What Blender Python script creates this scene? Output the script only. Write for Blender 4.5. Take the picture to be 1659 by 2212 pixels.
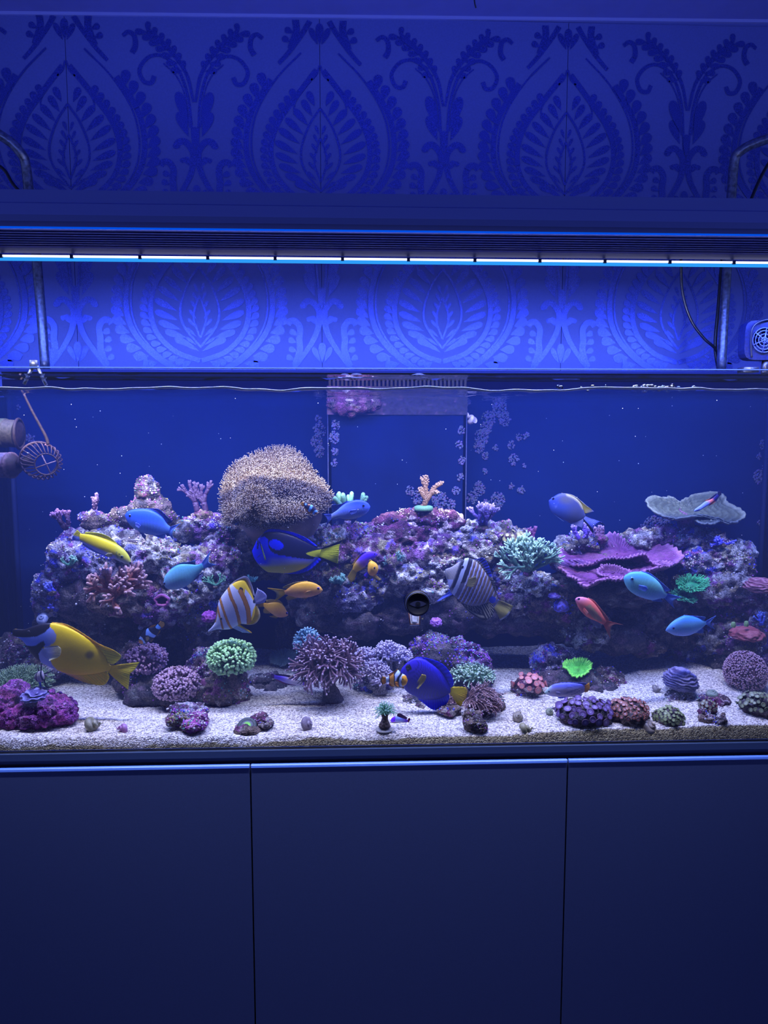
import bpy, bmesh, math, random
import numpy as np
from mathutils import Vector, Matrix, noise, Quaternion
PI = math.pi
SC = bpy.context.scene
for _o in list(bpy.data.objects): bpy.data.objects.remove(_o)
COL = SC.collection

# ------------------------------------------------------------------ camera
W, H, F = 1659, 2212, 1598.0
CAM = Vector((0.0, -1.03, 1.35)); PITCH = math.radians(5.94); YAW = math.radians(-2.2)
cd = bpy.data.cameras.new('camera'); cam = bpy.data.objects.new('camera', cd); COL.objects.link(cam)
cd.sensor_fit = 'VERTICAL'; cd.sensor_height = 36.0; cd.lens = 36.0 * F / H
cd.clip_start = 0.02; cd.clip_end = 50
cam.location = CAM; cam.rotation_euler = (PI / 2 - PITCH, 0, YAW)
SC.camera = cam
RM = cam.rotation_euler.to_matrix()
def ray(px, py): return RM @ Vector(((px - W / 2) / F, -(py - H / 2) / F, -1.0))
def P(px, py, y):
    """point of the plane at depth y (metres behind the front glass) that lies along a direction read from the photo"""
    d = ray(px, py); return CAM + d * ((y - CAM.y) / d.y)
def PZ(px, py, z):
    d = ray(px, py); return CAM + d * ((z - CAM.z) / d.z)
def MPP(y): return (y - CAM.y) / F      # metres per photo pixel at depth y

# ------------------------------------------------------------------ world, exposure
wd = bpy.data.worlds.new('world'); SC.world = wd; wd.use_nodes = True
wd.node_tree.nodes['Background'].inputs[0].default_value = (0.20, 0.27, 0.74, 1)
wd.node_tree.nodes['Background'].inputs[1].default_value = 0.64
SC.view_settings.view_transform = 'Standard'; SC.view_settings.look = 'None'
SC.view_settings.exposure = 0.0; SC.view_settings.gamma = 1.0; SC.view_settings.use_curve_mapping = False
SC.cycles.max_bounces = 10; SC.cycles.transparent_max_bounces = 24; SC.cycles.volume_bounces = 0
SC.cycles.diffuse_bounces = 3; SC.cycles.glossy_bounces = 3
SC.cycles.caustics_reflective = False; SC.cycles.caustics_refractive = False
SC.cycles.sample_clamp_indirect = 4.0; SC.cycles.sample_clamp_direct = 0

# lamps of the aquarium light: a white and a blue channel, plus two added fills
YF, YB = -0.10, 0.08
LAMP_Z = P(829, 566, YB).z
def strip_light(name, y, z, col, power, spread, sy, tilt, x=0.0, sx=1.35):
    l = bpy.data.lights.new(name, 'AREA'); l.shape = 'RECTANGLE'; l.size = sx; l.size_y = sy
    l.color = col; l.energy = power; l.spread = math.radians(spread)
    o = bpy.data.objects.new(name, l); COL.objects.link(o)
    o.location = (x, y, z); o.rotation_euler = (math.radians(tilt), 0, 0); return o
RAIL_Z = P(829, 500, -.115).z
strip_light('white_channel_lamp', 0.095, LAMP_Z - 0.014, (1.0, 0.96, 0.93), 5.0, 110, 0.03, 2)
strip_light('front_fill_lamp', -0.113, RAIL_Z - 0.005, (1.0, 0.96, 0.93), 14.5, 92, 0.016, 31)  # added fill just under the rail, tilted back to brighten the fish fronts
strip_light('blue_channel_lamp', 0.125, LAMP_Z - 0.010, (0.13, 0.22, 1.0), 18.0, 175, 0.02, 14, 0.0, 1.7)
strip_light('ceiling_fill_lamp', 0.02, LAMP_Z + 0.16, (0.15, 0.23, 1.0), 2.6, 175, 0.05, 180)  # added up-facing fill above the bar, for the ceiling and upper wall

# ------------------------------------------------------------------ helpers
def tag(o, label=None, cat=None, group=None, kind=None):
    if label: o['label'] = label
    if cat: o['category'] = cat
    if group: o['group'] = group
    if kind: o['kind'] = kind
    return o
def empty(name, loc=(0, 0, 0), label=None, cat=None, group=None):
    o = bpy.data.objects.new(name, None); o.empty_display_size = 0.02; COL.objects.link(o); o.location = loc
    return tag(o, label, cat, group)
class MB:
    """collects vertices, faces and per-vertex colours of one mesh"""
    def __init__(s): s.v = []; s.f = []; s.c = []
    def add(s, v, f, c=(1, 1, 1)):
        n = len(s.v); s.v.extend([tuple(p) for p in v]); s.f.extend([tuple(i + n for i in q) for q in f])
        if len(c) == len(v) and hasattr(c[0], '__len__'): s.c.extend([tuple(k[:3]) for k in c])
        else: s.c.extend([tuple(c[:3])] * len(v))
        return s
    def build(s, name, mat, parent=None, smooth=True, loc=None, world=True):
        me = bpy.data.meshes.new(name); me.from_pydata(s.v, [], s.f)
        if s.v:
            a = me.color_attributes.new('Col', 'FLOAT_COLOR', 'POINT')
            arr = np.ones((len(s.v), 4), np.float32); arr[:, :3] = np.array(s.c, np.float32); a.data.foreach_set('color', arr.ravel())
        me.materials.append(mat)
        if smooth: me.polygons.foreach_set('use_smooth', [True] * len(me.polygons))
        me.update()
        o = bpy.data.objects.new(name, me); COL.objects.link(o)
        if loc is not None:                       # vertices given in world space, origin moved to loc
            L = Vector(loc); me.transform(Matrix.Translation(-L)); o.location = L
        if parent is not None: attach(o, parent)
        return o
def wloc(o):
    m = Matrix.LocRotScale(o.location, o.rotation_euler, o.scale)
    return wloc(o.parent) @ o.matrix_parent_inverse @ m if o.parent else m
def attach(o, parent):
    o.parent = parent; o.matrix_parent_inverse = wloc(parent).inverted()
def box(mb, x0, x1, y0, y1, z0, z1, c=(1, 1, 1)):
    v = [(x0, y0, z0), (x1, y0, z0), (x1, y1, z0), (x0, y1, z0), (x0, y0, z1), (x1, y0, z1), (x1, y1, z1), (x0, y1, z1)]
    mb.add(v, [(0, 3, 2, 1), (4, 5, 6, 7), (0, 1, 5, 4), (1, 2, 6, 5), (2, 3, 7, 6), (3, 0, 4, 7)], c); return mb
def bevel(o, w=0.002, seg=2):
    m = o.modifiers.new('bevel', 'BEVEL'); m.width = w; m.segments = seg; m.limit_method = 'ANGLE'; return o
def tube(mb, pts, rad, n=8, c=(1, 1, 1), cap=True, c2=None):
    """tube along pts with radius (number or list); colour blends c -> c2"""
    pts = [Vector(p) for p in pts]; k = len(pts)
    if not hasattr(rad, '__len__'): rad = [rad] * k
    vs = []; cs = []; fs = []
    t0 = (pts[1] - pts[0]).normalized()
    a = t0.orthogonal().normalized()
    for i in range(k):
        t = (pts[min(i + 1, k - 1)] - pts[max(i - 1, 0)])
        t = t.normalized() if t.length > 1e-9 else t0
        a = (a - t * a.dot(t)); a = a.normalized() if a.length > 1e-6 else t.orthogonal().normalized()
        b = t.cross(a)
        col = c if c2 is None else tuple(c[j] + (c2[j] - c[j]) * i / (k - 1) for j in range(3))
        for q in range(n):
            th = 2 * PI * q / n
            vs.append(pts[i] + (a * math.cos(th) + b * math.sin(th)) * rad[i]); cs.append(col)
    for i in range(k - 1):
        for q in range(n):
            q2 = (q + 1) % n
            fs.append((i * n + q, i * n + q2, (i + 1) * n + q2, (i + 1) * n + q))
    if cap:
        fs.append(tuple(range(n - 1, -1, -1))); fs.append(tuple((k - 1) * n + q for q in range(n)))
    mb.add(vs, fs, cs); return mb
def lathe(mb, prof, n=24, origin=(0, 0, 0), axis=(0, 0, 1), c=(1, 1, 1)):
    """revolve (r, h) pairs about an axis; a list of colours colours each ring"""
    ax = Vector(axis).normalized(); u = ax.orthogonal().normalized(); w = ax.cross(u); O = Vector(origin)
    vs = []; cs = []; fs = []
    for i, (r, h) in enumerate(prof):
        for q in range(n):
            th = 2 * PI * q / n
            vs.append(O + ax * h + (u * math.cos(th) + w * math.sin(th)) * r)
            cs.append(c[i] if hasattr(c[0], '__len__') else c)
    for i in range(len(prof) - 1):
        for q in range(n):
            q2 = (q + 1) % n; fs.append((i * n + q, i * n + q2, (i + 1) * n + q2, (i + 1) * n + q))
    mb.add(vs, fs, cs); return mb
_ICO = {}
def ico(sub):
    if sub not in _ICO:
        bm = bmesh.new(); bmesh.ops.create_icosphere(bm, subdivisions=sub, radius=1.0)
        bm.verts.ensure_lookup_table()
        _ICO[sub] = (np.array([v.co[:] for v in bm.verts]), [tuple(v.index for v in f.verts) for f in bm.faces]); bm.free()
    return _ICO[sub]
def ball(mb, c, r, sub=1, col=(1, 1, 1), sc=(1, 1, 1)):
    v, f = ico(sub); mb.add(v * (np.array(sc) * r) + np.array(c[:]), f, col); return mb
def smooth_poly(pts, n, closed=False):
    """Catmull-Rom resampling of a 2D/3D polyline into n points"""
    p = np.array(pts, float); k = len(p)
    if closed: q = np.vstack([p[-1], p, p[0], p[1]]); segs = k
    else: q = np.vstack([2 * p[0] - p[1], p, 2 * p[-1] - p[-2]]); segs = k - 1
    out = []
    for s in range(n):
        t = s / n * segs if closed else s / (n - 1) * segs
        i = min(int(t), segs - 1); u = t - i
        a, b, c, d = q[i], q[i + 1], q[i + 2], q[i + 3]
        out.append(0.5 * (2 * b + (c - a) * u + (2 * a - 5 * b + 4 * c - d) * u * u + (3 * b - a - 3 * c + d) * u ** 3))
    return np.array(out)

# ------------------------------------------------------------------ materials
def new_mat(name):
    m = bpy.data.materials.new(name); m.use_nodes = True; nt = m.node_tree
    return m, nt, nt.nodes, nt.links, nt.nodes['Principled BSDF']
def plain(name, col, rough=0.5, metal=0.0, spec=0.5, noise_scale=None, amount=0.15, bump=0.0):
    m, nt, N, L, b = new_mat(name)
    b.inputs['Base Color'].default_value = (*col, 1); b.inputs['Roughness'].default_value = rough
    b.inputs['Metallic'].default_value = metal; b.inputs['Specular IOR Level'].default_value = spec
    if noise_scale:
        tc = N.new('ShaderNodeTexCoord'); n = N.new('ShaderNodeTexNoise'); n.inputs['Scale'].default_value = noise_scale; n.inputs['Detail'].default_value = 6
        L.new(tc.outputs['Object'], n.inputs['Vector'])
        r = N.new('ShaderNodeMapRange'); r.inputs[1].default_value = .3; r.inputs[2].default_value = .7; r.inputs[3].default_value = 1 - amount; r.inputs[4].default_value = 1 + amount
        L.new(n.outputs[0], r.inputs[0])
        x = N.new('ShaderNodeVectorMath'); x.operation = 'SCALE'; x.inputs[0].default_value = col
        L.new(r.outputs[0], x.inputs['Scale']); L.new(x.outputs[0], b.inputs['Base Color'])
        if bump:
            bp = N.new('ShaderNodeBump'); bp.inputs['Strength'].default_value = bump; bp.inputs['Distance'].default_value = .002
            L.new(n.outputs[0], bp.inputs['Height']); L.new(bp.outputs[0], b.inputs['Normal'])
    return m
def vcol(name, rough=0.5, spec=0.4, noise_scale=None, amount=0.2, bump=0.0, bump_d=.001, sss=0.0, trans=0.0, alpha=1.0):
    """material whose colour comes from the mesh's own colour attribute, with a little noise"""
    m, nt, N, L, b = new_mat(name)
    at = N.new('ShaderNodeAttribute'); at.attribute_name = 'Col'
    src = at.outputs['Color']
    b.inputs['Roughness'].default_value = rough; b.inputs['Specular IOR Level'].default_value = spec
    if noise_scale:
        tc = N.new('ShaderNodeTexCoord'); n = N.new('ShaderNodeTexNoise'); n.inputs['Scale'].default_value = noise_scale; n.inputs['Detail'].default_value = 5
        L.new(tc.outputs['Object'], n.inputs['Vector'])
        r = N.new('ShaderNodeMapRange'); r.inputs[1].default_value = .3; r.inputs[2].default_value = .7; r.inputs[3].default_value = 1 - amount; r.inputs[4].default_value = 1 + amount
        L.new(n.outputs[0], r.inputs[0])
        x = N.new('ShaderNodeVectorMath'); x.operation = 'SCALE'; L.new(src, x.inputs[0]); L.new(r.outputs[0], x.inputs['Scale']); src = x.outputs[0]
        if bump:
            bp = N.new('ShaderNodeBump'); bp.inputs['Strength'].default_value = bump; bp.inputs['Distance'].default_value = bump_d
            L.new(n.outputs[0], bp.inputs['Height']); L.new(bp.outputs[0], b.inputs['Normal'])
    L.new(src, b.inputs['Base Color'])
    if sss: b.inputs['Subsurface Weight'].default_value = sss; b.inputs['Subsurface Radius'].default_value = (.004, .004, .004)
    if alpha < 1: b.inputs['Alpha'].default_value = alpha
    return m
def translucent(m, fac):
    nt = m.node_tree; N = nt.nodes; L = nt.links; b = N['Principled BSDF']; t = N.new('ShaderNodeBsdfTranslucent')
    src = b.inputs['Base Color'].links[0].from_socket; L.new(src, t.inputs[0])
    x = N.new('ShaderNodeMixShader'); x.inputs[0].default_value = fac; L.new(b.outputs[0], x.inputs[1]); L.new(t.outputs[0], x.inputs[2]); L.new(x.outputs[0], N['Material Output'].inputs[0]); return m
def glass_like(name, tint, f0=0.04, rough=0.02, fade=None):
    """clear pane: lets the light straight through, with a Fresnel reflection on top"""
    m, nt, N, L, b = new_mat(name); N.remove(b)
    out = N['Material Output']; t = N.new('ShaderNodeBsdfTransparent'); t.inputs[0].default_value = (*tint, 1)
    g = N.new('ShaderNodeBsdfGlossy'); g.inputs['Roughness'].default_value = rough
    fr = N.new('ShaderNodeFresnel'); fr.inputs[0].default_value = 1.0 + 2 * math.sqrt(f0) / (1 - math.sqrt(f0))
    mx = N.new('ShaderNodeMixShader'); L.new(fr.outputs[0], mx.inputs[0]); L.new(t.outputs[0], mx.inputs[1]); L.new(g.outputs[0], mx.inputs[2])
    L.new(mx.outputs[0], out.inputs[0]); return m
def emit(name, col, s):
    m, nt, N, L, b = new_mat(name); N.remove(b)
    e = N.new('ShaderNodeEmission'); e.inputs[0].default_value = (*col, 1); e.inputs[1].default_value = s
    L.new(e.outputs[0], N['Material Output'].inputs[0]); return m
# ================================================================== setting: wall, ceiling, floor
YW = 0.53                                            # wall plane
WZ0, WZ1 = 0.0, P(829, 36, YW).z
m_paper = plain('wallpaper_ground', (0.15, 0.185, 0.54), 0.42, 0, .5, 260, .05)
m_print = plain('wallpaper_print', (0.10, 0.135, 0.56), 0.36, 0.8, .5, 700, .45)
m_ceil = plain('ceiling_paint', (0.25, 0.27, 0.70), .8, 0, .2, 30, .03)
m_floor = plain('floor_laminate', (.12, .10, .10), .5, 0, .4, 20, .2)
wall = MB(); box(wall, -2.2, 2.2, YW + .004, YW + .1, 0, WZ1 + .06)
wall = tag(wall.build('wall_back', m_paper, smooth=False), kind='structure')
# wallpaper strips with the seams between them recessed
sx = [P(141, 100, YW).x, P(690.5, 100, YW).x, P(1227.5, 100, YW).x]
PITCHX = (sx[2] - sx[0]) / 2
edges = [sx[0] - 2 * PITCHX, sx[0] - PITCHX, sx[0], sx[1], sx[2], sx[2] + PITCHX, sx[2] + 2 * PITCHX]
for a, b in zip(edges[:-1], edges[1:]):
    m = MB(); box(m, a + .0006, b - .0006, YW, YW + .0045, .02, WZ1 - .004)
    m.build('wallpaper_strip', m_paper, wall, smooth=False)
# damask print: flat shapes lying on the paper
_pi = [0]
def poly(mb, pts):
    _pi[0] += 1; y = YW - .0004 - .00003 * (_pi[0] % 37)
    n = len(pts); mb.add([(p[0], y, p[1]) for p in pts], [tuple(range(n))])
def drop(mb, x, z, ang, ln, wd):
    """teardrop with its point at x,z, growing along ang"""
    ca, sa = math.cos(ang), math.sin(ang); q = []
    for i in range(17):
        t = 2 * PI * i / 17
        u = (1 - math.cos(t)) / 2; w = math.sin(t) * math.sin(t / 2) ** 1.3 * .5
        u2 = u * ln; w2 = w * wd * 1.25
        q.append((x + ca * u2 - sa * w2, z + sa * u2 + ca * w2))
    poly(mb, q)
def band(mb, pts, w0, w1=None, n=26, taper=False):
    p = smooth_poly(pts, n); w1 = w0 if w1 is None else w1
    for i in range(n - 1):
        qs = []
        for k in (i, i + 1):
            t = p[min(k + 1, n - 1)] - p[max(k - 1, 0)]; t = t / (np.linalg.norm(t) + 1e-9); nn = np.array((-t[1], t[0]))
            w = (w0 + (w1 - w0) * k / (n - 1)) / 2
            if taper: w *= math.sin(PI * min(1, max(.04, k / (n - 1)))) ** .6
            qs.append((p[k] + nn * w, p[k] - nn * w))
        poly(mb, [qs[0][0], qs[1][0], qs[1][1], qs[0][1]])
U = PITCHX / 540.0                                    # one photo pixel on the wall, in metres
def medallion(mb, cx, cz):
    S = lambda s, x, z: (cx + s * x * U, cz + z * U)
    for s in (-1, 1):
        band(mb, [S(s, 0, 92), S(s, 25, 55), S(s, 42, 5), S(s, 36, -35), S(s, 0, -82)], 5 * U)
        band(mb, [S(s, 0, 30), S(s, 11, 0), S(s, 13, -25), S(s, 0, -62)], 4.5 * U)
        for k in range(7):
            z = 62 - 19 * k; drop(mb, *S(s, 3 + 1.5 * k if k < 4 else 8, z - 26), PI / 2 - s * (.35 + .1 * k), (22 + k * 1.2) * U, 8 * U)
        fan = [(96, 12, 1.12, 34), (75, 17, 1.0, 40), (55, 26, .85, 46), (36, 36, .72, 52), (17, 44, .6, 56), (-4, 49, .48, 56), (-24, 48, .38, 54), (-44, 42, .33, 52), (-62, 30, .3, 50), (-80, 14, .36, 46)]
        for z, x, a, ln in fan:
            drop(mb, *S(s, x, z), a if s > 0 else PI - a, ln * U, 17 * U)
        drop(mb, *S(s, 2, -92), .55 if s > 0 else PI - .55, 44 * U, 12 * U)
        # leafed wreath close in
        p = [(7, 170), (52, 115), (92, 60), (108, 5), (96, -50), (55, -92), (2, -112)]
        band(mb, [S(s, *q) for q in p], 12 * U, 11 * U, 34)
        r = smooth_poly([(x + 5, z) for x, z in p], 24)
        for i in range(4, 23):
            d = r[i + 1 if i < 23 else i] - r[i - 1]; a = math.atan2(d[1], d[0])
            drop(mb, *S(s, r[i][0] - 1, r[i][1] - 5), (a + 2.35) if s > 0 else PI - (a + 2.35), 24 * U, 16 * U)
        # outer wreath: thin stem and big leaves
        p = [(40, 205), (95, 150), (138, 80), (150, 10), (134, -50), (85, -105), (10, -150)]
        band(mb, [S(s, *q) for q in p], 4 * U, 4 * U, 34)
        p2 = [(x + 11, z) for x, z in p]
        band(mb, [S(s, *q) for q in p2[1:]], 12 * U, 12 * U, 34)
        r = smooth_poly([(x + 6, z) for x, z in p2], 21)
        for i in range(4, 20):
            d = r[i + 1] - r[i - 1]; a = math.atan2(d[1], d[0])
            drop(mb, *S(s, r[i][0], r[i][1] - 7), (a + 2.35) if s > 0 else PI - (a + 2.35), 34 * U, 23 * U)
        band(mb, [S(s, 56, 78), S(s, 54, 104), S(s, 28, 140), S(s, 8, 160), S(s, 1, 180)], 4 * U)
def fleur(mb, cx, cz):
    S = lambda s, x, z: (cx + s * x * U, cz + z * U)
    drop(mb, cx, cz - 8 * U, PI / 2, 50 * U, 17 * U)
    drop(mb, cx, cz - 123 * U, PI / 2, 44 * U, 19 * U)
    for s in (-1, 1):
        A = lambda a: a if s > 0 else PI - a
        drop(mb, *S(s, 15, 46), A(1.27), 70 * U, 25 * U); drop(mb, *S(s, 14, 20), A(1.17), 56 * U, 23 * U)
        band(mb, [S(s, 5, 2), S(s, 8, 50), S(s, 14, 105), S(s, 33, 158), S(s, 64, 185), S(s, 95, 182), S(s, 115, 157), S(s, 107, 133), S(s, 91, 130), S(s, 84, 144)], 5 * U, 10 * U, 40)
        band(mb, [S(s, 12, 40), S(s, 20, 105), S(s, 38, 146), S(s, 64, 170)], 3 * U)
        band(mb, [S(s, 4, -16), S(s, 12, 0), S(s, 24, 11), S(s, 36, 9), S(s, 42, 0)], 13 * U, 15 * U)
        drop(mb, *S(s, 34, 12), A(-.9), 20 * U, 14 * U)
        band(mb, [S(s, 5, -14), S(s, 6, -34), S(s, 14, -62), S(s, 34, -96), S(s, 64, -136), S(s, 88, -162)], 15 * U, 8 * U)
        drop(mb, *S(s, 8, -42), A(.9), 26 * U, 15 * U); drop(mb, *S(s, 22, -22), A(-.7), 15 * U, 12 * U)
        band(mb, [S(s, 76, -40), S(s, 70, -32), S(s, 58, -33), S(s, 49, -48), S(s, 51, -73), S(s, 50, -96), S(s, 62, -132)], 13 * U, 15 * U, 34)
        for x, z in ((54, -62), (57, -80), (56, -100), (62, -118)): drop(mb, *S(s, x, z), A(.45), 20 * U, 15 * U)
        drop(mb, *S(s, 4, -123), A(1.12), 38 * U, 14 * U)
        band(mb, [S(s, 122, -112), S(s, 134, -104), S(s, 146, -112), S(s, 148, -132), S(s, 140, -146)], 8 * U, 12 * U)
        band(mb, [S(s, 2, 92), S(s, 16, 150), S(s, 50, 198), S(s, 96, 236)], 5 * U, 13 * U)
        r = smooth_poly([(14, 140), (48, 192), (96, 232)], 8)
        for i in range(1, 8): drop(mb, *S(s, r[i][0], r[i][1]), A(.05), 26 * U, 15 * U); drop(mb, *S(s, r[i][0], r[i][1]), A(1.7), 22 * U, 13 * U)
m = MB()
zA = P(691, 330, YW).z; zB = P(960, 672, YW).z
for k in range(-2, 3):
    medallion(m, sx[1] + k * PITCHX, zA); fleur(m, sx[1] + (k + .5) * PITCHX, zA + 8 * U)
    medallion(m, sx[1] + (k + .5) * PITCHX, zB); fleur(m, sx[1] + k * PITCHX, zB + 8 * U)
    fleur(m, sx[1] + k * PITCHX, zA + (zA - zB) + 8 * U)
zt = WZ1 - .006
keep = [i for i, f in enumerate(m.f) if max(m.v[j][2] for j in f) < zt]
m.f = [m.f[i] for i in keep]
tag(m.build('damask_print', m_print, wall, smooth=False), kind='stuff')
ce = MB(); zl, zr = P(0, 27, YW).z, P(1659, 45, YW).z
xl, xr = P(0, 27, YW).x, P(1659, 45, YW).x
def cz_at(x): return zl + (zr - zl) * (x - xl) / (xr - xl)
v = []
for x in (-2.2, 2.2):
    for (y, dz) in ((YW + .05, 0), (-2.6, 0.0), (-2.6, .1), (YW + .05, .1)): v.append((x, y, cz_at(x) + dz))
ce.add(v, [(0, 1, 5, 4), (1, 2, 6, 5), (2, 3, 7, 6), (3, 0, 4, 7), (0, 3, 2, 1), (4, 5, 6, 7)])
ceil_ob = tag(ce.build('ceiling', m_ceil, smooth=False), kind='structure')
tr = MB(); v = []
for x in (-2.2, 2.2):
    for (y, dz) in ((YW - .006, .002), (YW + .02, .002), (YW + .02, -.005), (YW - .004, -.005)): v.append((x, y, cz_at(x) + dz))
tr.add(v, [(0, 1, 5, 4), (1, 2, 6, 5), (2, 3, 7, 6), (3, 0, 4, 7), (0, 3, 2, 1), (4, 5, 6, 7)])
tag(tr.build('trim_1', plain('ceiling_edge_bead', (.34, .37, .82), .6), smooth=False), kind='structure')
fl = MB(); box(fl, -2.2, 2.2, -2.6, YW + .1, -.06, 0)
tag(fl.build('floor', m_floor, smooth=False), kind='structure')
hw = MB(); q = P(1027, 17, YW - .15); zc_ = cz_at(q.x)
tube(hw, [(q.x, q.y, zc_ + .002), (q.x - .002, q.y, q.z + .012), (q.x - .001, q.y, q.z + .006), (q.x + .001, q.y, q.z)], .0013, 6)
tag(hw.build('wire', plain('black_wire', (.02, .02, .04), .4)), 'short dark wire end hanging down from the ceiling', 'wire')

# ================================================================== cabinet
m_door = plain('cabinet_lacquer', (0.022, 0.036, 0.13), .36, 0, .5, 900, .10)
m_edge = plain('door_edge_profile', (.05, .13, .60), .3, .1)
m_carc = plain('cabinet_carcass', (.04, .042, .08), .5)
zTB = P(829, 1614, 0).z                               # underside of the visible sand: top of the base trim
zDT = P(829, 1646, -.012).z                           # top of the doors
TX0, TX1 = P(30, 1100, .43).x - .016, P(1650, 1100, .43).x + .016
cab = empty('cabinet', (0, .2, 0), 'dark blue lacquered aquarium cabinet with three plain flat doors', 'cabinet')
b = MB(); box(b, TX0, TX1, .006, .50, .06, zDT + .004); b.build('carcass', m_carc, cab, smooth=False)
b = MB(); box(b, TX0 + .02, TX1 - .02, .04, .48, .0, .06); b.build('plinth', m_carc, cab, smooth=False)
dx = [P(541, 1652, -.012).x, P(1226, 1640, -.012).x]
for a, c in ((TX0, dx[0]), (dx[0], dx[1]), (dx[1], TX1)):
    b = MB(); box(b, a + .0010, c - .0010, -.014, .005, .065, zDT - .0048)
    d = bevel(b.build('door', m_door, cab, smooth=False), .0008)
    b = MB(); n = 6
    for i in range(n + 1):                            # rounded metal top edge of the door
        t = PI / 2 * i / n; b.v += [(a + .0012, -.0145 + .012 * (1 - math.sin(t)), zDT - .010 + .010 * (1 - math.cos(t)) ), (c - .0012, -.0145 + .012 * (1 - math.sin(t)), zDT - .010 + .010 * (1 - math.cos(t)))]
    b.v = []
    prof = [(-.0146, zDT - .0050), (-.0152, zDT - .0040), (-.0146, zDT - .0012), (-.0128, zDT - .0002), (-.0105, zDT), (-.0104, zDT - .0050)]
    for x in (a + .0012, c - .0012):
        for (y, z) in prof: b.v.append((x, y, z))
    b.c = [(1, 1, 1)] * len(b.v); k = len(prof)
    b.f = [(i, (i + 1) % k, (i + 1) % k + k, i + k) for i in range(k)] + [tuple(range(k - 1, -1, -1)), tuple(range(k, 2 * k))]
    b.build('edge_profile', m_edge, d, smooth=False)
# ================================================================== aquarium
YT = 0.43                                             # inner face of the back pane
XL, XR = P(30, 1100, YT).x, P(1650, 1100, YT).x
ZR = P(829, 797, 0).z                                 # top rim of the front pane
ZWL = P(829, 839, 0.008).z                            # water level at the front
ZB = P(829, 1612, 0).z - .006                         # tank floor
m_glass = glass_like('clear_glass', (.985, .99, 1.0))
m_gedge = plain('glass_edge', (.012, .025, .14), .25, 0, .3)
m_backp = plain('blue_back_panel', (.0006, .005, .044), .8, 0, .04, 9, .12)
m_trim = plain('base_trim_black', (.012, .026, .10), .4)
m_sil = plain('silicone', (.002, .006, .04), .7, 0, .1)
aq = empty('aquarium', ((XL + XR) / 2, .2, ZB - .02), 'long rectangular glass aquarium standing on the dark cabinet', 'aquarium')
b = MB(); box(b, XL - .01, XR + .01, 0, .008, ZB, ZR); b.build('front_pane', m_glass, aq, smooth=False)
b = MB(); box(b, XL - .01, XR + .01, 0.0005, .0075, ZR, ZR + .0016); b.build('front_pane_edge', m_gedge, aq, smooth=False)
b = MB(); box(b, XL - .01, XL, .009, YT, ZB, ZR); b.build('side_pane', m_glass, aq, smooth=False)
b = MB(); box(b, XR, XR + .01, .009, YT, ZB, ZR); b.build('side_pane', m_glass, aq, smooth=False)
zbt = P(829, 806, YT).z
b = MB(); box(b, XL - .01, XR + .01, YT, YT + .01, ZB, zbt); backp = b.build('back_pane', m_backp, aq, smooth=False)
b = MB(); box(b, XL - .01, XR + .01, YT - .03, YT + .012, zbt - .002, zbt + .003); b.build('rear_brace', m_gedge, aq, smooth=False)
b = MB(); box(b, XL - .01, XR + .01, 0, YT + .01, ZB - .012, ZB); b.build('base_pane', m_trim, aq, smooth=False)
b = MB(); box(b, TX0, TX1, -.004, YT + .012, zDT + .0065, ZB + .004); b.build('base_trim', m_trim, aq, smooth=False)
for x in (XL, XR):
    s = 1 if x == XL else -1
    b = MB(); tube(b, [(x + s * .003, YT - .003, ZB), (x + s * .003, YT - .003, ZWL + .01)], .005, 6); b.build('silicone_seam', m_sil, aq)
# front glass brace just under the rim, seen from below
b = MB(); box(b, XL, XR, .008, .05, ZR - .012, ZR - .007); b.build('front_brace', glass_like('brace_glass', (.93, .96, 1.0)), aq, smooth=False)

# water body with blue haze
m, nt, N, L, bb = new_mat('sea_water'); N.remove(bb)
out = N['Material Output']
t = N.new('ShaderNodeBsdfTransparent'); L.new(t.outputs[0], out.inputs['Surface'])
vs_ = N.new('ShaderNodeVolumeScatter'); vs_.inputs['Color'].default_value = (.035, .15, 1.0, 1); vs_.inputs['Density'].default_value = .2; vs_.inputs['Anisotropy'].default_value = .2
va = N.new('ShaderNodeVolumeAbsorption'); va.inputs['Color'].default_value = (.35, .55, 1.0, 1); va.inputs['Density'].default_value = .7
ad = N.new('ShaderNodeAddShader'); L.new(vs_.outputs[0], ad.inputs[0]); L.new(va.outputs[0], ad.inputs[1]); L.new(ad.outputs[0], out.inputs['Volume'])
m_water = m
b = MB(); box(b, XL + .0005, XR - .0005, .0085, YT - .0005, ZB + .001, ZWL - .003)
water = tag(b.build('water', m_water, smooth=False), 'hazy blue saltwater filling the aquarium up to just below its rim', 'water', kind='stuff')
# rippled surface
m, nt, N, L, bb = new_mat('water_surface'); N.remove(bb)
t = N.new('ShaderNodeBsdfTransparent'); g = N.new('ShaderNodeBsdfGlossy'); g.inputs['Roughness'].default_value = .04; g.inputs[0].default_value = (.9, .95, 1, 1)
lw = N.new('ShaderNodeLayerWeight'); lw.inputs[0].default_value = .32
mx = N.new('ShaderNodeMixShader'); L.new(lw.outputs['Fresnel'], mx.inputs[0]); L.new(t.outputs[0], mx.inputs[1]); L.new(g.outputs[0], mx.inputs[2]); L.new(mx.outputs[0], N['Material Output'].inputs[0])
b = MB(); nx, ny = 300, 40; vv = []
for j in range(ny + 1):
    for i in range(nx + 1):
        x = XL + .001 + (XR - XL - .002) * i / nx; y = .009 + (YT - .0092) * j / ny
        vv.append((x, y, ZWL + .0035 * noise.noise((x * 13, y * 16, 1.3)) + .0022 * noise.noise((x * 34, y * 30, 4.1)) - .0009))
b.add(vv, [((j + 1) * (nx + 1) + i, (j + 1) * (nx + 1) + i + 1, j * (nx + 1) + i + 1, j * (nx + 1) + i) for j in range(ny) for i in range(nx)])
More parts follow.
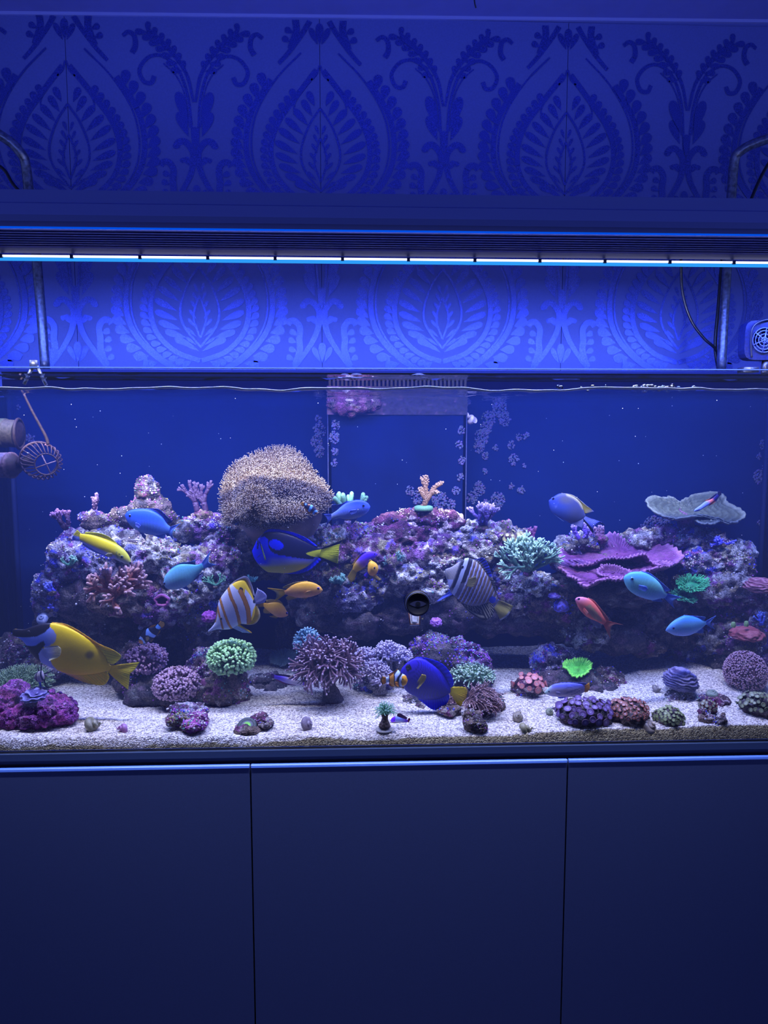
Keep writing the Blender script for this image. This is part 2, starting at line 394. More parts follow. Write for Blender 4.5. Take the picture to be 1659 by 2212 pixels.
b.build('water_surface', m, water)
# meniscus: the bright bent lip of water creeping up the front glass
b = MB(); pts = []
for i in range(400):
    x = XL + .002 + (XR - XL - .004) * i / 399
    pts.append((x, .0125, ZWL + .0045 * noise.noise((x * 9, .2, 1.3)) + .0022 * noise.noise((x * 30, .5, 4.1)) - .0005))
tube(b, pts, [.0017 + .0008 * noise.noise((p[0] * 22, 3, 1)) for p in pts], 8)
b.build('meniscus', plain('meniscus', (.42, .48, .75), .12, 0, .9), water)

# sand bed
m, nt, N, L, bb = new_mat('sand_grains')
tc = N.new('ShaderNodeTexCoord'); vo = N.new('ShaderNodeTexVoronoi'); vo.inputs['Scale'].default_value = 540
n1 = N.new('ShaderNodeTexNoise'); n1.inputs['Scale'].default_value = 11; n1.inputs['Detail'].default_value = 5
L.new(tc.outputs['Object'], vo.inputs['Vector']); L.new(tc.outputs['Object'], n1.inputs['Vector'])
rp = N.new('ShaderNodeValToRGB'); e = rp.color_ramp.elements
sepc = N.new('ShaderNodeSeparateColor'); L.new(vo.outputs['Color'], sepc.inputs[0]); L.new(sepc.outputs[0], rp.inputs[0])
e[0].position = 0; e[0].color = (.16, .14, .15, 1); e[1].position = 1; e[1].color = (.98, .95, .9, 1)
for p_, c_ in ((.22, (.34, .30, .28)), (.5, (.62, .58, .55)), (.8, (.8, .77, .74))):
    q = e.new(p_); q.color = (*c_, 1)
at = N.new('ShaderNodeAttribute'); at.attribute_name = 'Col'
mu = N.new('ShaderNodeMix'); mu.data_type = 'RGBA'; mu.blend_type = 'MULTIPLY'; mu.inputs[0].default_value = 1
L.new(rp.outputs[0], mu.inputs[6]); L.new(at.outputs['Color'], mu.inputs[7]); L.new(mu.outputs[2], bb.inputs['Base Color'])
bp = N.new('ShaderNodeBump'); bp.inputs['Strength'].default_value = .8; bp.inputs['Distance'].default_value = .0016; bp.invert = True
L.new(vo.outputs['Distance'], bp.inputs['Height']); L.new(bp.outputs[0], bb.inputs['Normal']); bb.inputs['Roughness'].default_value = .85
m_sand = m
ZS0 = P(829, 1592, .009).z                            # sand level against the front glass
def sand_z(x, y):
    z = ZS0 + .012 * (y - .009) + .006 * noise.noise((x * 6, y * 7, .7)) + .0022 * noise.noise((x * 22, y * 24, 2)) + .004 * max(0, (x - .2)) * (1 if y < .05 else .5)
    z += .012 * max(0, y - .22) + .008 * max(0, x - .35) / .3
    if y < .0192: t = max(0, (y - .0092) / .0100); z = ZB + .002 + (z - ZB - .002) * (1 - (1 - t) ** 2)
    return z
b = MB(); nx, ny = 330, 110; vv = []; cc = []
for j in range(ny + 1):
    for i in range(nx + 1):
        x = XL + .001 + (XR - XL - .002) * i / nx; y = .0092 + (YT - .0102) * (j / ny) ** 1.5
        vv.append((x, y, sand_z(x, y) + .0010 * random.random()))
        k = noise.noise((x * 7, y * 9, 5)); f = max(0, min(1, .5 + 1.2 * k))
        c = (1.12 - .05 * f, 1.09 - .12 * f, 1.05 - .22 * f)
        a = noise.noise((x * 8, 9.1, 2)) * .5 + noise.noise((x * 40, 2.2, 2)) * .25 + .12 * noise.noise((x * 200, y * 200, 1))
        if y < .0215:                                  # brown-green algae film where the bed slopes down to the glass
            w = .22 + .58 * max(0, min(1, (x + .15) / .5)) + .5 * a
            if (y - .0092) / .0105 < w: c = (c[0] * .40, c[1] * .36, c[2] * .20)
        cc.append(c)
fs = [(j * (nx + 1) + i, j * (nx + 1) + i + 1, (j + 1) * (nx + 1) + i + 1, (j + 1) * (nx + 1) + i) for j in range(ny) for i in range(nx)]
b.add(vv, fs, cc)
sand = tag(b.build('sand_bed', m_sand, smooth=False), 'pale speckled aragonite sand bed covering the aquarium bottom', 'sand', kind='stuff')
# ================================================================== aquarium light bar
m_alu = plain('anodised_aluminium', (.13, .17, .52), .40, .2)
m_dark = plain('fixture_dark', (.03, .035, .12), .45, .2)
m_fin = plain('heat_sink_aluminium', (.004, .008, .11), .6, 0, .08)
FX0, FX1 = -.85, .90
lamp = empty('aquarium_light', (0, .2, LAMP_Z), 'long dark aluminium aquarium light bar with finned underside and glowing strip', 'light')
def extr(prof, name, mat, parent, x0=FX0, x1=FX1, smooth=False):
    b = MB(); k = len(prof)
    for x in (x0, x1):
        for (y, z) in prof: b.v.append((x, y, z))
    b.c = [(1, 1, 1)] * len(b.v)
    b.f = [(i, (i + 1) % k, (i + 1) % k + k, i + k) for i in range(k)] + [tuple(range(k - 1, -1, -1)), tuple(range(k, 2 * k))]
    o = b.build(name, mat, parent, smooth=smooth); bm = bmesh.new(); bm.from_mesh(o.data); bmesh.ops.recalc_face_normals(bm, faces=bm.faces); bm.to_mesh(o.data); bm.free(); return o
ZP = lambda py, y: P(829, py, y).z
SY = -.19
z415, z445, z475, z498 = ZP(419, .06 + SY), ZP(446, .05 + SY), ZP(474, .05 + SY), ZP(497, .062 + SY)
zu = ZP(503, .10 + SY)                               # finned underside starts here
prof = [(.075, z415), (.05, z415 - .003), (.05, z445), (.046, z445 - .002), (.046, z475), (.05, z475 - .006), (.056, z498 + .006), (.062, z498), (.09, z498 + .004), (.09, z415)]
extr([(y + SY, z) for y, z in prof], 'front_rail', m_alu, lamp)
zl_ = LAMP_Z + .012
prof = [(.095, z415 + .01), (.095, zu)]
yA, yB_ = .10, .245
for i in range(7):
    y = yA + (yB_ - yA) * i / 7; w = (yB_ - yA) / 7; z = zu + (zl_ - zu) * i / 7; dz = (zl_ - zu) / 7
    prof += [(y, z), (y + w * .5, z + dz * .5), (y + w * .52, z + .012), (y + w * .95, z + .012)]
prof += [(yB_, zl_), (.255, zl_), (.255, z415 + .012)]
extr([(y + SY, z) for y, z in prof], 'heat_sink', m_fin, lamp)
extr([(y + SY, z) for y, z in [(.255, z415 + .012), (.255, zl_), (.262, LAMP_Z + .006), (.34, LAMP_Z + .03), (.345, z415)]], 'lamp_body', m_dark, lamp)
# glowing strip: white lens segments over a cyan diffuser, and an added emissive line imitating blue light on the rail edge
m_white = emit('lit_white_lens', (.90, .88, 1.0), 2.2)
m_cyan = emit('lit_cyan_diffuser', (.03, .36, 1.0), .95)
m_railglow = emit('added_rail_glow', (.0, .10, 1.0), .75)
bx = [5, 157, 304, 450, 595, 740, 882, 1025, 1165, 1305, 1445, 1583]
yl = .262 + SY
xs = [P(q, 560, yl).x for q in bx]; xs = [xs[0] - (xs[1] - xs[0])] + xs + [xs[-1] + (xs[-1] - xs[-2])]
zw1, zw0 = ZP(559, yl), ZP(562.5, yl)
for a, c in zip(xs[:-1], xs[1:]):
    b = MB(); box(b, a + .002, c - .002, yl - .0035, yl, zw0, zw1); b.build('lens_segment', m_white, lamp, smooth=False)
for x in xs:
    b = MB(); box(b, x - .0022, x + .0022, yl - .005, yl, zw0 - .002, zw1 + .001); b.build('lens_clip', m_dark, lamp, smooth=False)
b = MB(); box(b, FX0, FX1, yl - .0025, yl + .002, zw0 - .0048, zw0 - .0006); b.build('diffuser', m_cyan, lamp, smooth=False)
b = MB(); box(b, FX0, FX1, .063 + SY, .068 + SY, z498 - .0008, z498 + .001); b.build('rail_edge_glow', m_railglow, lamp, smooth=False)
# ================================================================== live rock
m_rock = vcol('live_rock', .85, .25, 420, .75, 1.0, .003)
m_crust = vcol('encrusting_growth', .6, .3, 500, .25, .5, .0008)
def sand_hit(px, py):
    """depth y at which the direction of a photo pixel meets the sand"""
    y = .2
    for _ in range(30):
        p = P(px, py, y); d = ray(px, py); dz = p.z - sand_z(p.x, y)
        y = max(.02, min(YT - .02, y + dz / max(.05, -d.z / d.y) * .7))
    return y
PAL = {
 'grey': [((.14, .12, .12), 4), ((.28, .26, .26), 3), ((.50, .47, .47), 1.8), ((.15, .06, .18), 1.0), ((.06, .045, .06), 2.4), ((.18, .14, .08), 1.8), ((.10, .10, .42), .4)],
 'purple': [((.13, .058, .17), 3), ((.085, .036, .11), 2.6), ((.24, .20, .26), 2.6), ((.10, .06, .09), 2.4), ((.40, .34, .38), 1.4), ((.12, .07, .44), .7), ((.18, .15, .10), 1.2)],
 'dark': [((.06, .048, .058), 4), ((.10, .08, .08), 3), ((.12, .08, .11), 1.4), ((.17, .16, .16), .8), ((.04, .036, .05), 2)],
 'brown': [((.11, .075, .06), 3), ((.17, .12, .095), 2), ((.30, .25, .22), 1), ((.17, .05, .13), 1), ((.07, .055, .06), 2.4)],
 'pink': [((.30, .06, .24), 3), ((.20, .05, .22), 3), ((.42, .18, .36), 1.3), ((.12, .035, .13), 2.4)],
 'red': [((.095, .026, .07), 3), ((.065, .022, .055), 3), ((.17, .07, .11), 1.2), ((.07, .04, .05), 2.4), ((.45, .34, .36), .7)],
 'blue': [((.07, .07, .44), 1.6), ((.18, .16, .24), 2.4), ((.28, .26, .34), 1.6), ((.08, .05, .11), 2.4), ((.20, .07, .26), 1), ((.45, .43, .48), .7)],
 'pale': [((.36, .34, .32), 3), ((.56, .54, .52), 2.4), ((.20, .18, .17), 2.2), ((.20, .10, .24), .8), ((.09, .075, .08), 1.8), ((.2, .2, .42), .4), ((.24, .20, .12), 1.2)],
}
CRUST = [(.75, .70, .76), (.34, .10, .40), (.10, .10, .8), (.52, .46, .52), (.12, .32, .28), (.60, .45, .48), (.30, .08, .46), (.32, .28, .12), (.75, .72, .74), (.30, .10, .2), (.4, .36, .3), (.2, .1, .14)]
def pal_at(p, pal, seed):
    """patchy colour: jittered cells pick a palette entry"""
    tot = sum(w for _, w in pal)
    q = Vector(p) * 92; q += Vector((noise.noise(q * .9 + Vector((seed, 0, 0))), noise.noise(q * .9 + Vector((0, seed, 7))), noise.noise(q * .9))) * .9
    r = noise.cell(q * .8 + Vector((seed * 3.1, 0, 0)))
    r = (r * 7.31) % 1.0 * tot
    for c, w in pal:
        if r < w: break
        r -= w
    n_ = noise.noise(Vector(p) * 230); k = max(.12, 1 + .9 * n_ + .5 * noise.noise(Vector(p) * 60))
    return tuple(v * k for v in c)
def lump(mb, ctr, rad, seed, pal, sub=4, rough=1.0):
    v, f = ico(sub); R = sum(rad) / 3; C = Vector(ctr); s3 = Vector((seed * 1.7, seed * .9, seed * 2.3)); vs = []; cs = []
    pl = PAL[pal]
    for q in v:
        d = Vector(q); p0 = Vector((d.x * rad[0], d.y * rad[1], d.z * rad[2])); w = (C + p0)
        a = noise.noise(w * 14 + s3) * .30 + noise.noise(w * 32 + s3) * .16
        b = (1 - abs(noise.noise(w * 46 - s3))) ** 2 * .16 - .06
        k = noise.noise(w * 100 + s3) * .0066 + (1 - abs(noise.noise(w * 170 - s3))) * .0046 - .0023 + noise.noise(w * 330) * .0013
        dd = noise.voronoi(w * 62 + s3)[0]; pit = -.0125 * max(0, 1 - dd[0] * 2.2)
        p = C + p0 + d * (R * rough * (a + b) + (k + pit) * min(1, R / .022))
        vs.append(p); cs.append(pal_at(p, pl, seed))
    mb.add(vs, f, cs); return vs, [Vector(q) for q in v]
def crust(parent, pts, nrm, n, rng, size, cols=None, name='encrusting_growth'):
    """little knobs, crusts and polyps grown over a rock: too small to pick apart singly"""
    mb = MB()
    ok = [i for i in range(len(pts)) if nrm[i].z > -.25 and nrm[i].y < .45]
    if not ok: return
    for c0 in range(max(1, n // 2)):
        i = rng.choice(ok); base = pts[i]; col = rng.choice(cols or CRUST); nb = rng.randint(4, 16)
        near = [j for j in rng.sample(ok, min(len(ok), 700)) if (pts[j] - base).length < .014]
        for j in near[:nb]:
            r = size * rng.uniform(.4, 1.3); k = rng.uniform(.5, 1.15)
            ball(mb, pts[j], r, 1 if r > .0019 else 0, tuple(v_ * k for v_ in col), (1, 1, rng.uniform(.55, 1.3)))
    if mb.v: tag(mb.build(name, m_crust, parent, loc=pts[ok[0]]), kind='stuff')
def rock(name, label, lumps, pal='grey', cat='rock', sub=4, crusts=70, csize=.0016, seed=0, parent=None, cols=None, rough=1.0, group=None, ground=None):
    """lumps = (px, py, depth, rx px, ry px, depth radius in metres[, palette])"""
    rng = random.Random(seed * 77 + 5); g = lumps[0]
    if ground: dy = max(sand_hit(g[0], ground) + g[5] * .5, .014 + max(l[5] * 1.2 - (l[2] - g[2]) for l in lumps)) - g[2]; lumps = [(l[0], l[1], l[2] + dy) + tuple(l[3:]) for l in lumps]
    g = lumps[0]; L0 = P(g[0], g[1], g[2])
    mb = MB(); allp = []; alln = []
    for i, l in enumerate(lumps):
        y = l[2]; k = MPP(y)
        pp = l[6] if len(l) > 6 else pal; s_ = 5 if (sub == 4 and pp not in ('dark',) and l[3] * l[4] > 1000) else sub
        if pp == 'dark' and l[3] * l[4] > 3200: s_ = 5
        vs, ns = lump(mb, P(l[0], l[1], y), (l[3] * k, l[5], l[4] * k), seed * 10 + i * 3 + 1, pp, s_, rough)
        allp += vs; alln += ns
    o = mb.build(name, m_rock, parent, loc=L0)
    if label: tag(o, label, cat, group)
    if crusts: crust(o, allp, alln, crusts * len(lumps), rng, csize, cols)
    return o
# --- the three bonded reef structures, each built up of boulders
reef_a = empty('reef_rock', P(300, 1400, .30), 'big rock island at left with a dark cave below the yellow wrasse', 'rock', 'reef rock islands')
A = [
 ('dark', [(318, 1058, .31, 22, 26, .018), (322, 1100, .31, 42, 34, .03), (300, 1120, .30, 45, 25, .03), (345, 1120, .31, 36, 26, .03)], 110),
 ('brown', [(235, 1132, .31, 55, 17, .025), (200, 1118, .31, 24, 14, .02, 'purple'), (265, 1120, .31, 34, 18, .025)], 60),
 ('purple', [(440, 1142, .31, 52, 34, .03), (470, 1160, .31, 40, 40, .03), (405, 1150, .31, 36, 24, .03, 'grey')], 120),
 ('pale', [(250, 1180, .27, 82, 36, .04, 'grey'), (330, 1195, .26, 70, 44, .04), (210, 1215, .26, 62, 50, .04, 'blue')], 150),
 ('blue', [(145, 1215, .26, 44, 48, .035), (120, 1270, .26, 40, 42, .03), (165, 1165, .29, 30, 26, .03, 'purple'), (108, 1305, .26, 34, 28, .03)], 130),
 ('pale', [(390, 1225, .27, 66, 44, .04), (430, 1262, .26, 62, 40, .035), (395, 1290, .25, 50, 34, .035), (460, 1215, .29, 58, 46, .04, 'purple')], 150),
 ('brown', [(270, 1285, .25, 80, 50, .04), (190, 1300, .26, 62, 50, .04, 'dark'), (340, 1310, .26, 60, 40, .035, 'purple')], 90),
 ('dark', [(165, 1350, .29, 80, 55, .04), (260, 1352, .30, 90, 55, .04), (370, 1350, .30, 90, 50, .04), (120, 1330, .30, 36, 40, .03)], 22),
 ('brown', [(440, 1330, .27, 46, 40, .03, 'grey'), (430, 1385, .27, 36, 46, .03, 'dark'), (500, 1250, .31, 50, 60, .03, 'dark'), (520, 1190, .33, 60, 50, .03, 'dark')], 50),
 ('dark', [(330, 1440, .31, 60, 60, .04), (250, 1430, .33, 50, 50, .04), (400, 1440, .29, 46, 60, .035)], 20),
]
for i, (pl, ls, n) in enumerate(A): rock('boulder', None, ls, pl, seed=i + 1, parent=reef_a, crusts=n // len(ls), sub=4)
reef_b = empty('reef_rock', P(820, 1300, .31), 'middle rock island under the tan leather coral, hanging over open water', 'rock', 'reef rock islands')
B_ = [
 ('dark', [(590, 1165, .32, 70, 40, .04), (640, 1215, .33, 50, 50, .03), (560, 1215, .34, 50, 40, .03)], 20),
 ('pale', [(668, 1160, .29, 46, 34, .03), (715, 1165, .29, 40, 30, .03), (690, 1195, .29, 50, 30, .03, 'grey')], 110),
 ('purple', [(755, 1160, .30, 40, 30, .03), (800, 1158, .31, 44, 26, .03, 'grey'), (745, 1190, .29, 42, 34, .03)], 110),
 ('red', [(850, 1130, .31, 44, 22, .03), (905, 1122, .31, 52, 22, .03), (960, 1128, .31, 42, 24, .03), (880, 1160, .30, 70, 32, .03)], 90),
 ('purple', [(820, 1200, .28, 60, 40, .035), (900, 1195, .29, 60, 40, .035), (960, 1175, .29, 50, 36, .03), (945, 1215, .28, 50, 30, .03, 'pale')], 150),
 ('pale', [(880, 1250, .27, 60, 32, .03), (930, 1270, .27, 44, 26, .03), (820, 1255, .28, 40, 30, .03, 'grey')], 120),
 ('blue', [(740, 1245, .29, 54, 44, .03, 'grey'), (690, 1240, .30, 40, 34, .03, 'purple'), (770, 1290, .28, 60, 36, .03), (720, 1290, .29, 40, 34, .03, 'dark')], 90),
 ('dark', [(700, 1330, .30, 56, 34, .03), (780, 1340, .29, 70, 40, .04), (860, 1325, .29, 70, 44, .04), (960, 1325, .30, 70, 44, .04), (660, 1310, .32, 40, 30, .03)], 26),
 ('grey', [(1010, 1150, .31, 36, 28, .03, 'pale'), (1050, 1158, .30, 44, 28, .03, 'pale'), (1090, 1165, .30, 46, 34, .03), (1030, 1190, .29, 50, 34, .03), (1120, 1180, .31, 34, 34, .03, 'purple')], 150),
 ('pale', [(1100, 1250, .29, 50, 36, .03, 'grey'), (1150, 1262, .27, 56, 30, .035), (1120, 1295, .27, 50, 34, .03, 'grey'), (1180, 1300, .27, 46, 40, .03, 'brown')], 120),
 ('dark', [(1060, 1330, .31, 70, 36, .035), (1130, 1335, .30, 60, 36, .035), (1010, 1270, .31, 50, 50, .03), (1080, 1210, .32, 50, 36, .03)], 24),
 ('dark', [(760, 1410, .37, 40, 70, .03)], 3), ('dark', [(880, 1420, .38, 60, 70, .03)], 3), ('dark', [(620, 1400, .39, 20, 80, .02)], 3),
]
for i, (pl, ls, n) in enumerate(B_): rock('boulder', None, ls, pl, seed=i + 21, parent=reef_b, crusts=n // len(ls))
reef_c = empty('reef_rock', P(1400, 1330, .31), 'right rock island carrying the pink plate coral, with a deep overhang', 'rock', 'reef rock islands')
C_ = [
 ('pale', [(1228, 1180, .30, 34, 22, .03), (1270, 1172, .31, 40, 20, .03, 'grey'), (1215, 1205, .30, 26, 26, .025, 'purple')], 60),
 ('dark', [(1290, 1240, .30, 70, 50, .035), (1360, 1260, .31, 80, 50, .03), (1240, 1260, .30, 50, 44, .03)], 16),
 ('grey', [(1430, 1165, .33, 60, 28, .03, 'purple'), (1480, 1160, .32, 46, 24, .03, 'blue'), (1380, 1165, .33, 40, 20, .03)], 80),
 ('pale', [(1525, 1175, .31, 44, 30, .03, 'purple'), (1560, 1200, .30, 50, 34, .03), (1590, 1230, .29, 36, 34, .03, 'grey'), (1510, 1215, .30, 48, 34, .03, 'blue'), (1605, 1195, .31, 24, 24, .02)], 190),
 ('blue', [(1560, 1270, .28, 60, 40, .035, 'grey'), (1620, 1290, .27, 50, 40, .03, 'purple'), (1500, 1275, .30, 50, 40, .03, 'dark'), (1590, 1320, .28, 56, 36, .03, 'brown')], 110),
 ('brown', [(1230, 1310, .28, 52, 44, .035), (1270, 1360, .27, 62, 40, .035, 'grey'), (1330, 1370, .28, 70, 38, .035, 'dark'), (1210, 1350, .29, 50, 40, .03, 'dark')], 46),
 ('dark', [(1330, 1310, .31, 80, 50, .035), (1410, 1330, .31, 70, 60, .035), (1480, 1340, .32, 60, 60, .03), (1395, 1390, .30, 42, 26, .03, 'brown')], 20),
 ('purple', [(1560, 1370, .28, 50, 40, .035, 'grey'), (1620, 1390, .25, 56, 44, .035), (1650, 1350, .26, 40, 40, .03, 'blue'), (1500, 1420, .32, 50, 50, .03, 'blue')], 130),
 ('blue', [(1580, 1440, .27, 46, 46, .03, 'dark'), (1655, 1440, .24, 40, 50, .03, 'purple'), (1520, 1450, .33, 40, 30, .025), (1640, 1495, .24, 40, 36, .03, 'dark')], 80),
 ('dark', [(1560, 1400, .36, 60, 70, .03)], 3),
]
for i, (pl, ls, n) in enumerate(C_): rock('boulder', None, ls, pl, seed=i + 41, parent=reef_c, crusts=n // len(ls))
# --- free rocks on the sand
def sy(px, py): return sand_hit(px, py)
rock('rock', 'dark rubble rock at left carrying the round mauve branching corals', [(330, 1500, .19, 64, 40, .04), (290, 1470, .21, 40, 40, .04), (390, 1520, .18, 50, 24, .03, 'brown'), (300, 1425, .22, 36, 40, .03)], 'dark', crusts=40, seed=61)
rock('rock', 'knobbly brown rock under the bright green branching coral', [(480, 1490, .17, 60, 40, .035), (500, 1445, .18, 30, 40, .03, 'dark'), (445, 1455, .19, 40, 46, .03, 'purple'), (440, 1515, .17, 44, 28, .03), (515, 1520, .165, 30, 26, .03)], 'brown', crusts=70, seed=62)
rock('rock', 'magenta coralline rubble lying before the mauve branching corals', [(372, 1555, .09, 14, 10, .012, 'brown'), (400, 1552, .10, 20, 14, .015, 'purple'), (432, 1552, .10, 18, 15, .014), (420, 1568, .08, 26, 10, .014), (408, 1535, .12, 40, 12, .02, 'purple')], 'pink', crusts=26, csize=.0016, seed=63, ground=1578)
rock('rock', 'violet crusted rock mound behind the dark violet tang', [(960, 1418, .25, 60, 38, .04, 'dark'), (1005, 1432, .24, 50, 44, .04, 'purple'), (985, 1395, .25, 22, 20, .02, 'grey'), (930, 1400, .26, 44, 30, .03, 'purple'), (1035, 1470, .22, 34, 40, .03, 'dark'), (970, 1470, .23, 60, 40, .03, 'dark')], 'purple', crusts=60, seed=64, cols=[(.18, .08, .95), (.45, .12, .75), (.5, .2, .6), (.3, .5, .6)])
rock('rock', 'rough grey blue rock below the neon green plate coral', [(1230, 1478, .22, 70, 34, .04), (1195, 1435, .25, 42, 44, .035, 'blue'), (1310, 1480, .23, 36, 40, .035, 'brown'), (1270, 1495, .20, 66, 24, .03, 'dark'), (1185, 1480, .24, 30, 40, .03)], 'dark', crusts=36, seed=65)
rock('rock', 'dark stump of rock under the red ringed mushroom polyps', [(1142, 1510, .17, 32, 22, .025), (1125, 1495, .175, 22, 24, .02), (1165, 1512, .17, 22, 18, .02)], 'brown', crusts=30, csize=.0015, seed=66)
rock('rock', 'pebbled dark rock at the foot of the brown torch coral', [(1026, 1560, .075, 24, 22, .018), (1015, 1545, .08, 16, 16, .014), (1034, 1572, .07, 18, 14, .014)], 'brown', crusts=14, csize=.0012, seed=67, ground=1582, rough=.7)
rock('rock', 'flat grey slate lying on the sand behind the purple firefish', [(585, 1490, .22, 40, 14, .03, 'dark'), (600, 1503, .20, 40, 6, .025, 'brown'), (575, 1470, .24, 36, 14, .02, 'dark')], 'dark', crusts=6, seed=68, rough=.55)
rock('rock', 'violet topped flat stone under the belly of the violet tang', [(905, 1528, .14, 40, 11, .025, 'brown'), (890, 1518, .15, 24, 14, .02, 'dark'), (930, 1535, .13, 26, 7, .02, 'purple')], 'brown', crusts=14, csize=.0015, seed=69, rough=.7)
rock('rock', 'rounded brown stone under the tail of the violet tang', [(970, 1535, .15, 24, 12, .016)], 'brown', crusts=8, csize=.0014, seed=70, ground=1548, rough=.6)
rock('rock', 'rounded brown stone behind the drooping brown torch coral', [(1064, 1520, .16, 22, 16, .018)], 'brown', crusts=8, csize=.0014, seed=79, ground=1536, rough=.6)
rock('rock', 'grey mauve stone at the foot of the pale tube coral', [(815, 1488, .20, 32, 18, .022), (790, 1480, .21, 24, 16, .02)], 'blue', crusts=20, csize=.0015, seed=71, rough=.7)
rock('rock', 'lumpy magenta coralline rock in the near left corner', [(30, 1545, .075, 46, 26, .03), (75, 1552, .06, 36, 24, .025), (120, 1532, .07, 38, 30, .03), (95, 1520, .09, 40, 24, .025), (10, 1520, .09, 40, 28, .03), (30, 1498, .11, 34, 18, .025), (140, 1540, .07, 22, 22, .02), (-25, 1545, .08, 40, 30, .03)], 'pink', crusts=30, csize=.0013, seed=72, rough=.75, sub=5, cols=[(.42, .14, .38), (.28, .07, .30), (.42, .24, .46)])
rock('rock', 'violet rubble heap in the back left corner behind the green polyps', [(55, 1410, .30, 34, 34, .03), (20, 1420, .31, 30, 50, .03, 'dark'), (80, 1440, .26, 24, 20, .02, 'brown'), (110, 1450, .25, 30, 16, .02)], 'purple', crusts=40, seed=73)
rock('rock', 'low maroon flat stone between blue ridged coral and right pinkish mound', [(1545, 1512, .16, 30, 9, .02), (1525, 1508, .16, 18, 6, .015, 'purple')], 'red', crusts=10, csize=.0013, seed=74, ground=1520, rough=.7)
rock('rock', 'small rubble rock carrying the red polyps near the right glass', [(1530, 1552, .09, 20, 9, .012, 'brown'), (1520, 1542, .10, 14, 12, .012, 'red'), (1540, 1560, .085, 16, 7, .01, 'pale')], 'brown', crusts=10, csize=.0012, seed=75, ground=1561, rough=.8)
rock('rock', 'small pointed olive stone on the sand near the right glass', [(1558, 1556, .08, 12, 11, .01), (1563, 1548, .08, 6, 10, .006)], 'brown', crusts=4, csize=.001, seed=76, ground=1566, rough=.6)
rock('rock', 'brown stacked stone behind the green centred polyp', [(560, 1552, .10, 18, 10, .014, 'red'), (575, 1562, .09, 18, 9, .014, 'brown')], 'brown', crusts=8, csize=.0011, seed=77, ground=1571, rough=.6)
rock('rock', 'brown rubble under the blue ridged coral', [(1462, 1508, .14, 22, 14, .02, 'dark'), (1450, 1520, .13, 24, 8, .016, 'pale')], 'dark', crusts=12, csize=.0013, seed=78)
# ================================================================== fish
m_skin = vcol('fish_skin', .42, .25, 900, .10, .25, .0006)
m_finm = translucent(vcol('fish_fin', .45, .35, 700, .12), .45)
m_eye = vcol('fish_eye', .08, .6)
def inpoly(x, y, poly):
    c = False; n = len(poly); j = n - 1
    for i in range(n):
        xi, yi = poly[i]; xj, yj = poly[j]
        if (yi > y) != (yj > y) and x < (xj - xi) * (y - yi) / (yj - yi) + xi: c = not c
        j = i
    return c
def segd(x, y, line):
    """distance of a point from a polyline"""
    best = 1e9
    for (ax, ay), (bx_, by) in zip(line[:-1], line[1:]):
        dx, dy = bx_ - ax, by - ay; t = max(0, min(1, ((x - ax) * dx + (y - ay) * dy) / (dx * dx + dy * dy + 1e-9)))
        best = min(best, math.hypot(x - ax - t * dx, y - ay - t * dy))
    return best
def mixc(a, b, t):
    t = max(0, min(1, t)); return tuple(a[i] + (b[i] - a[i]) * t for i in range(3))
def sstep(a, b, x):
    t = max(0, min(1, (x - a) / (b - a))); return t * t * (3 - 2 * t)
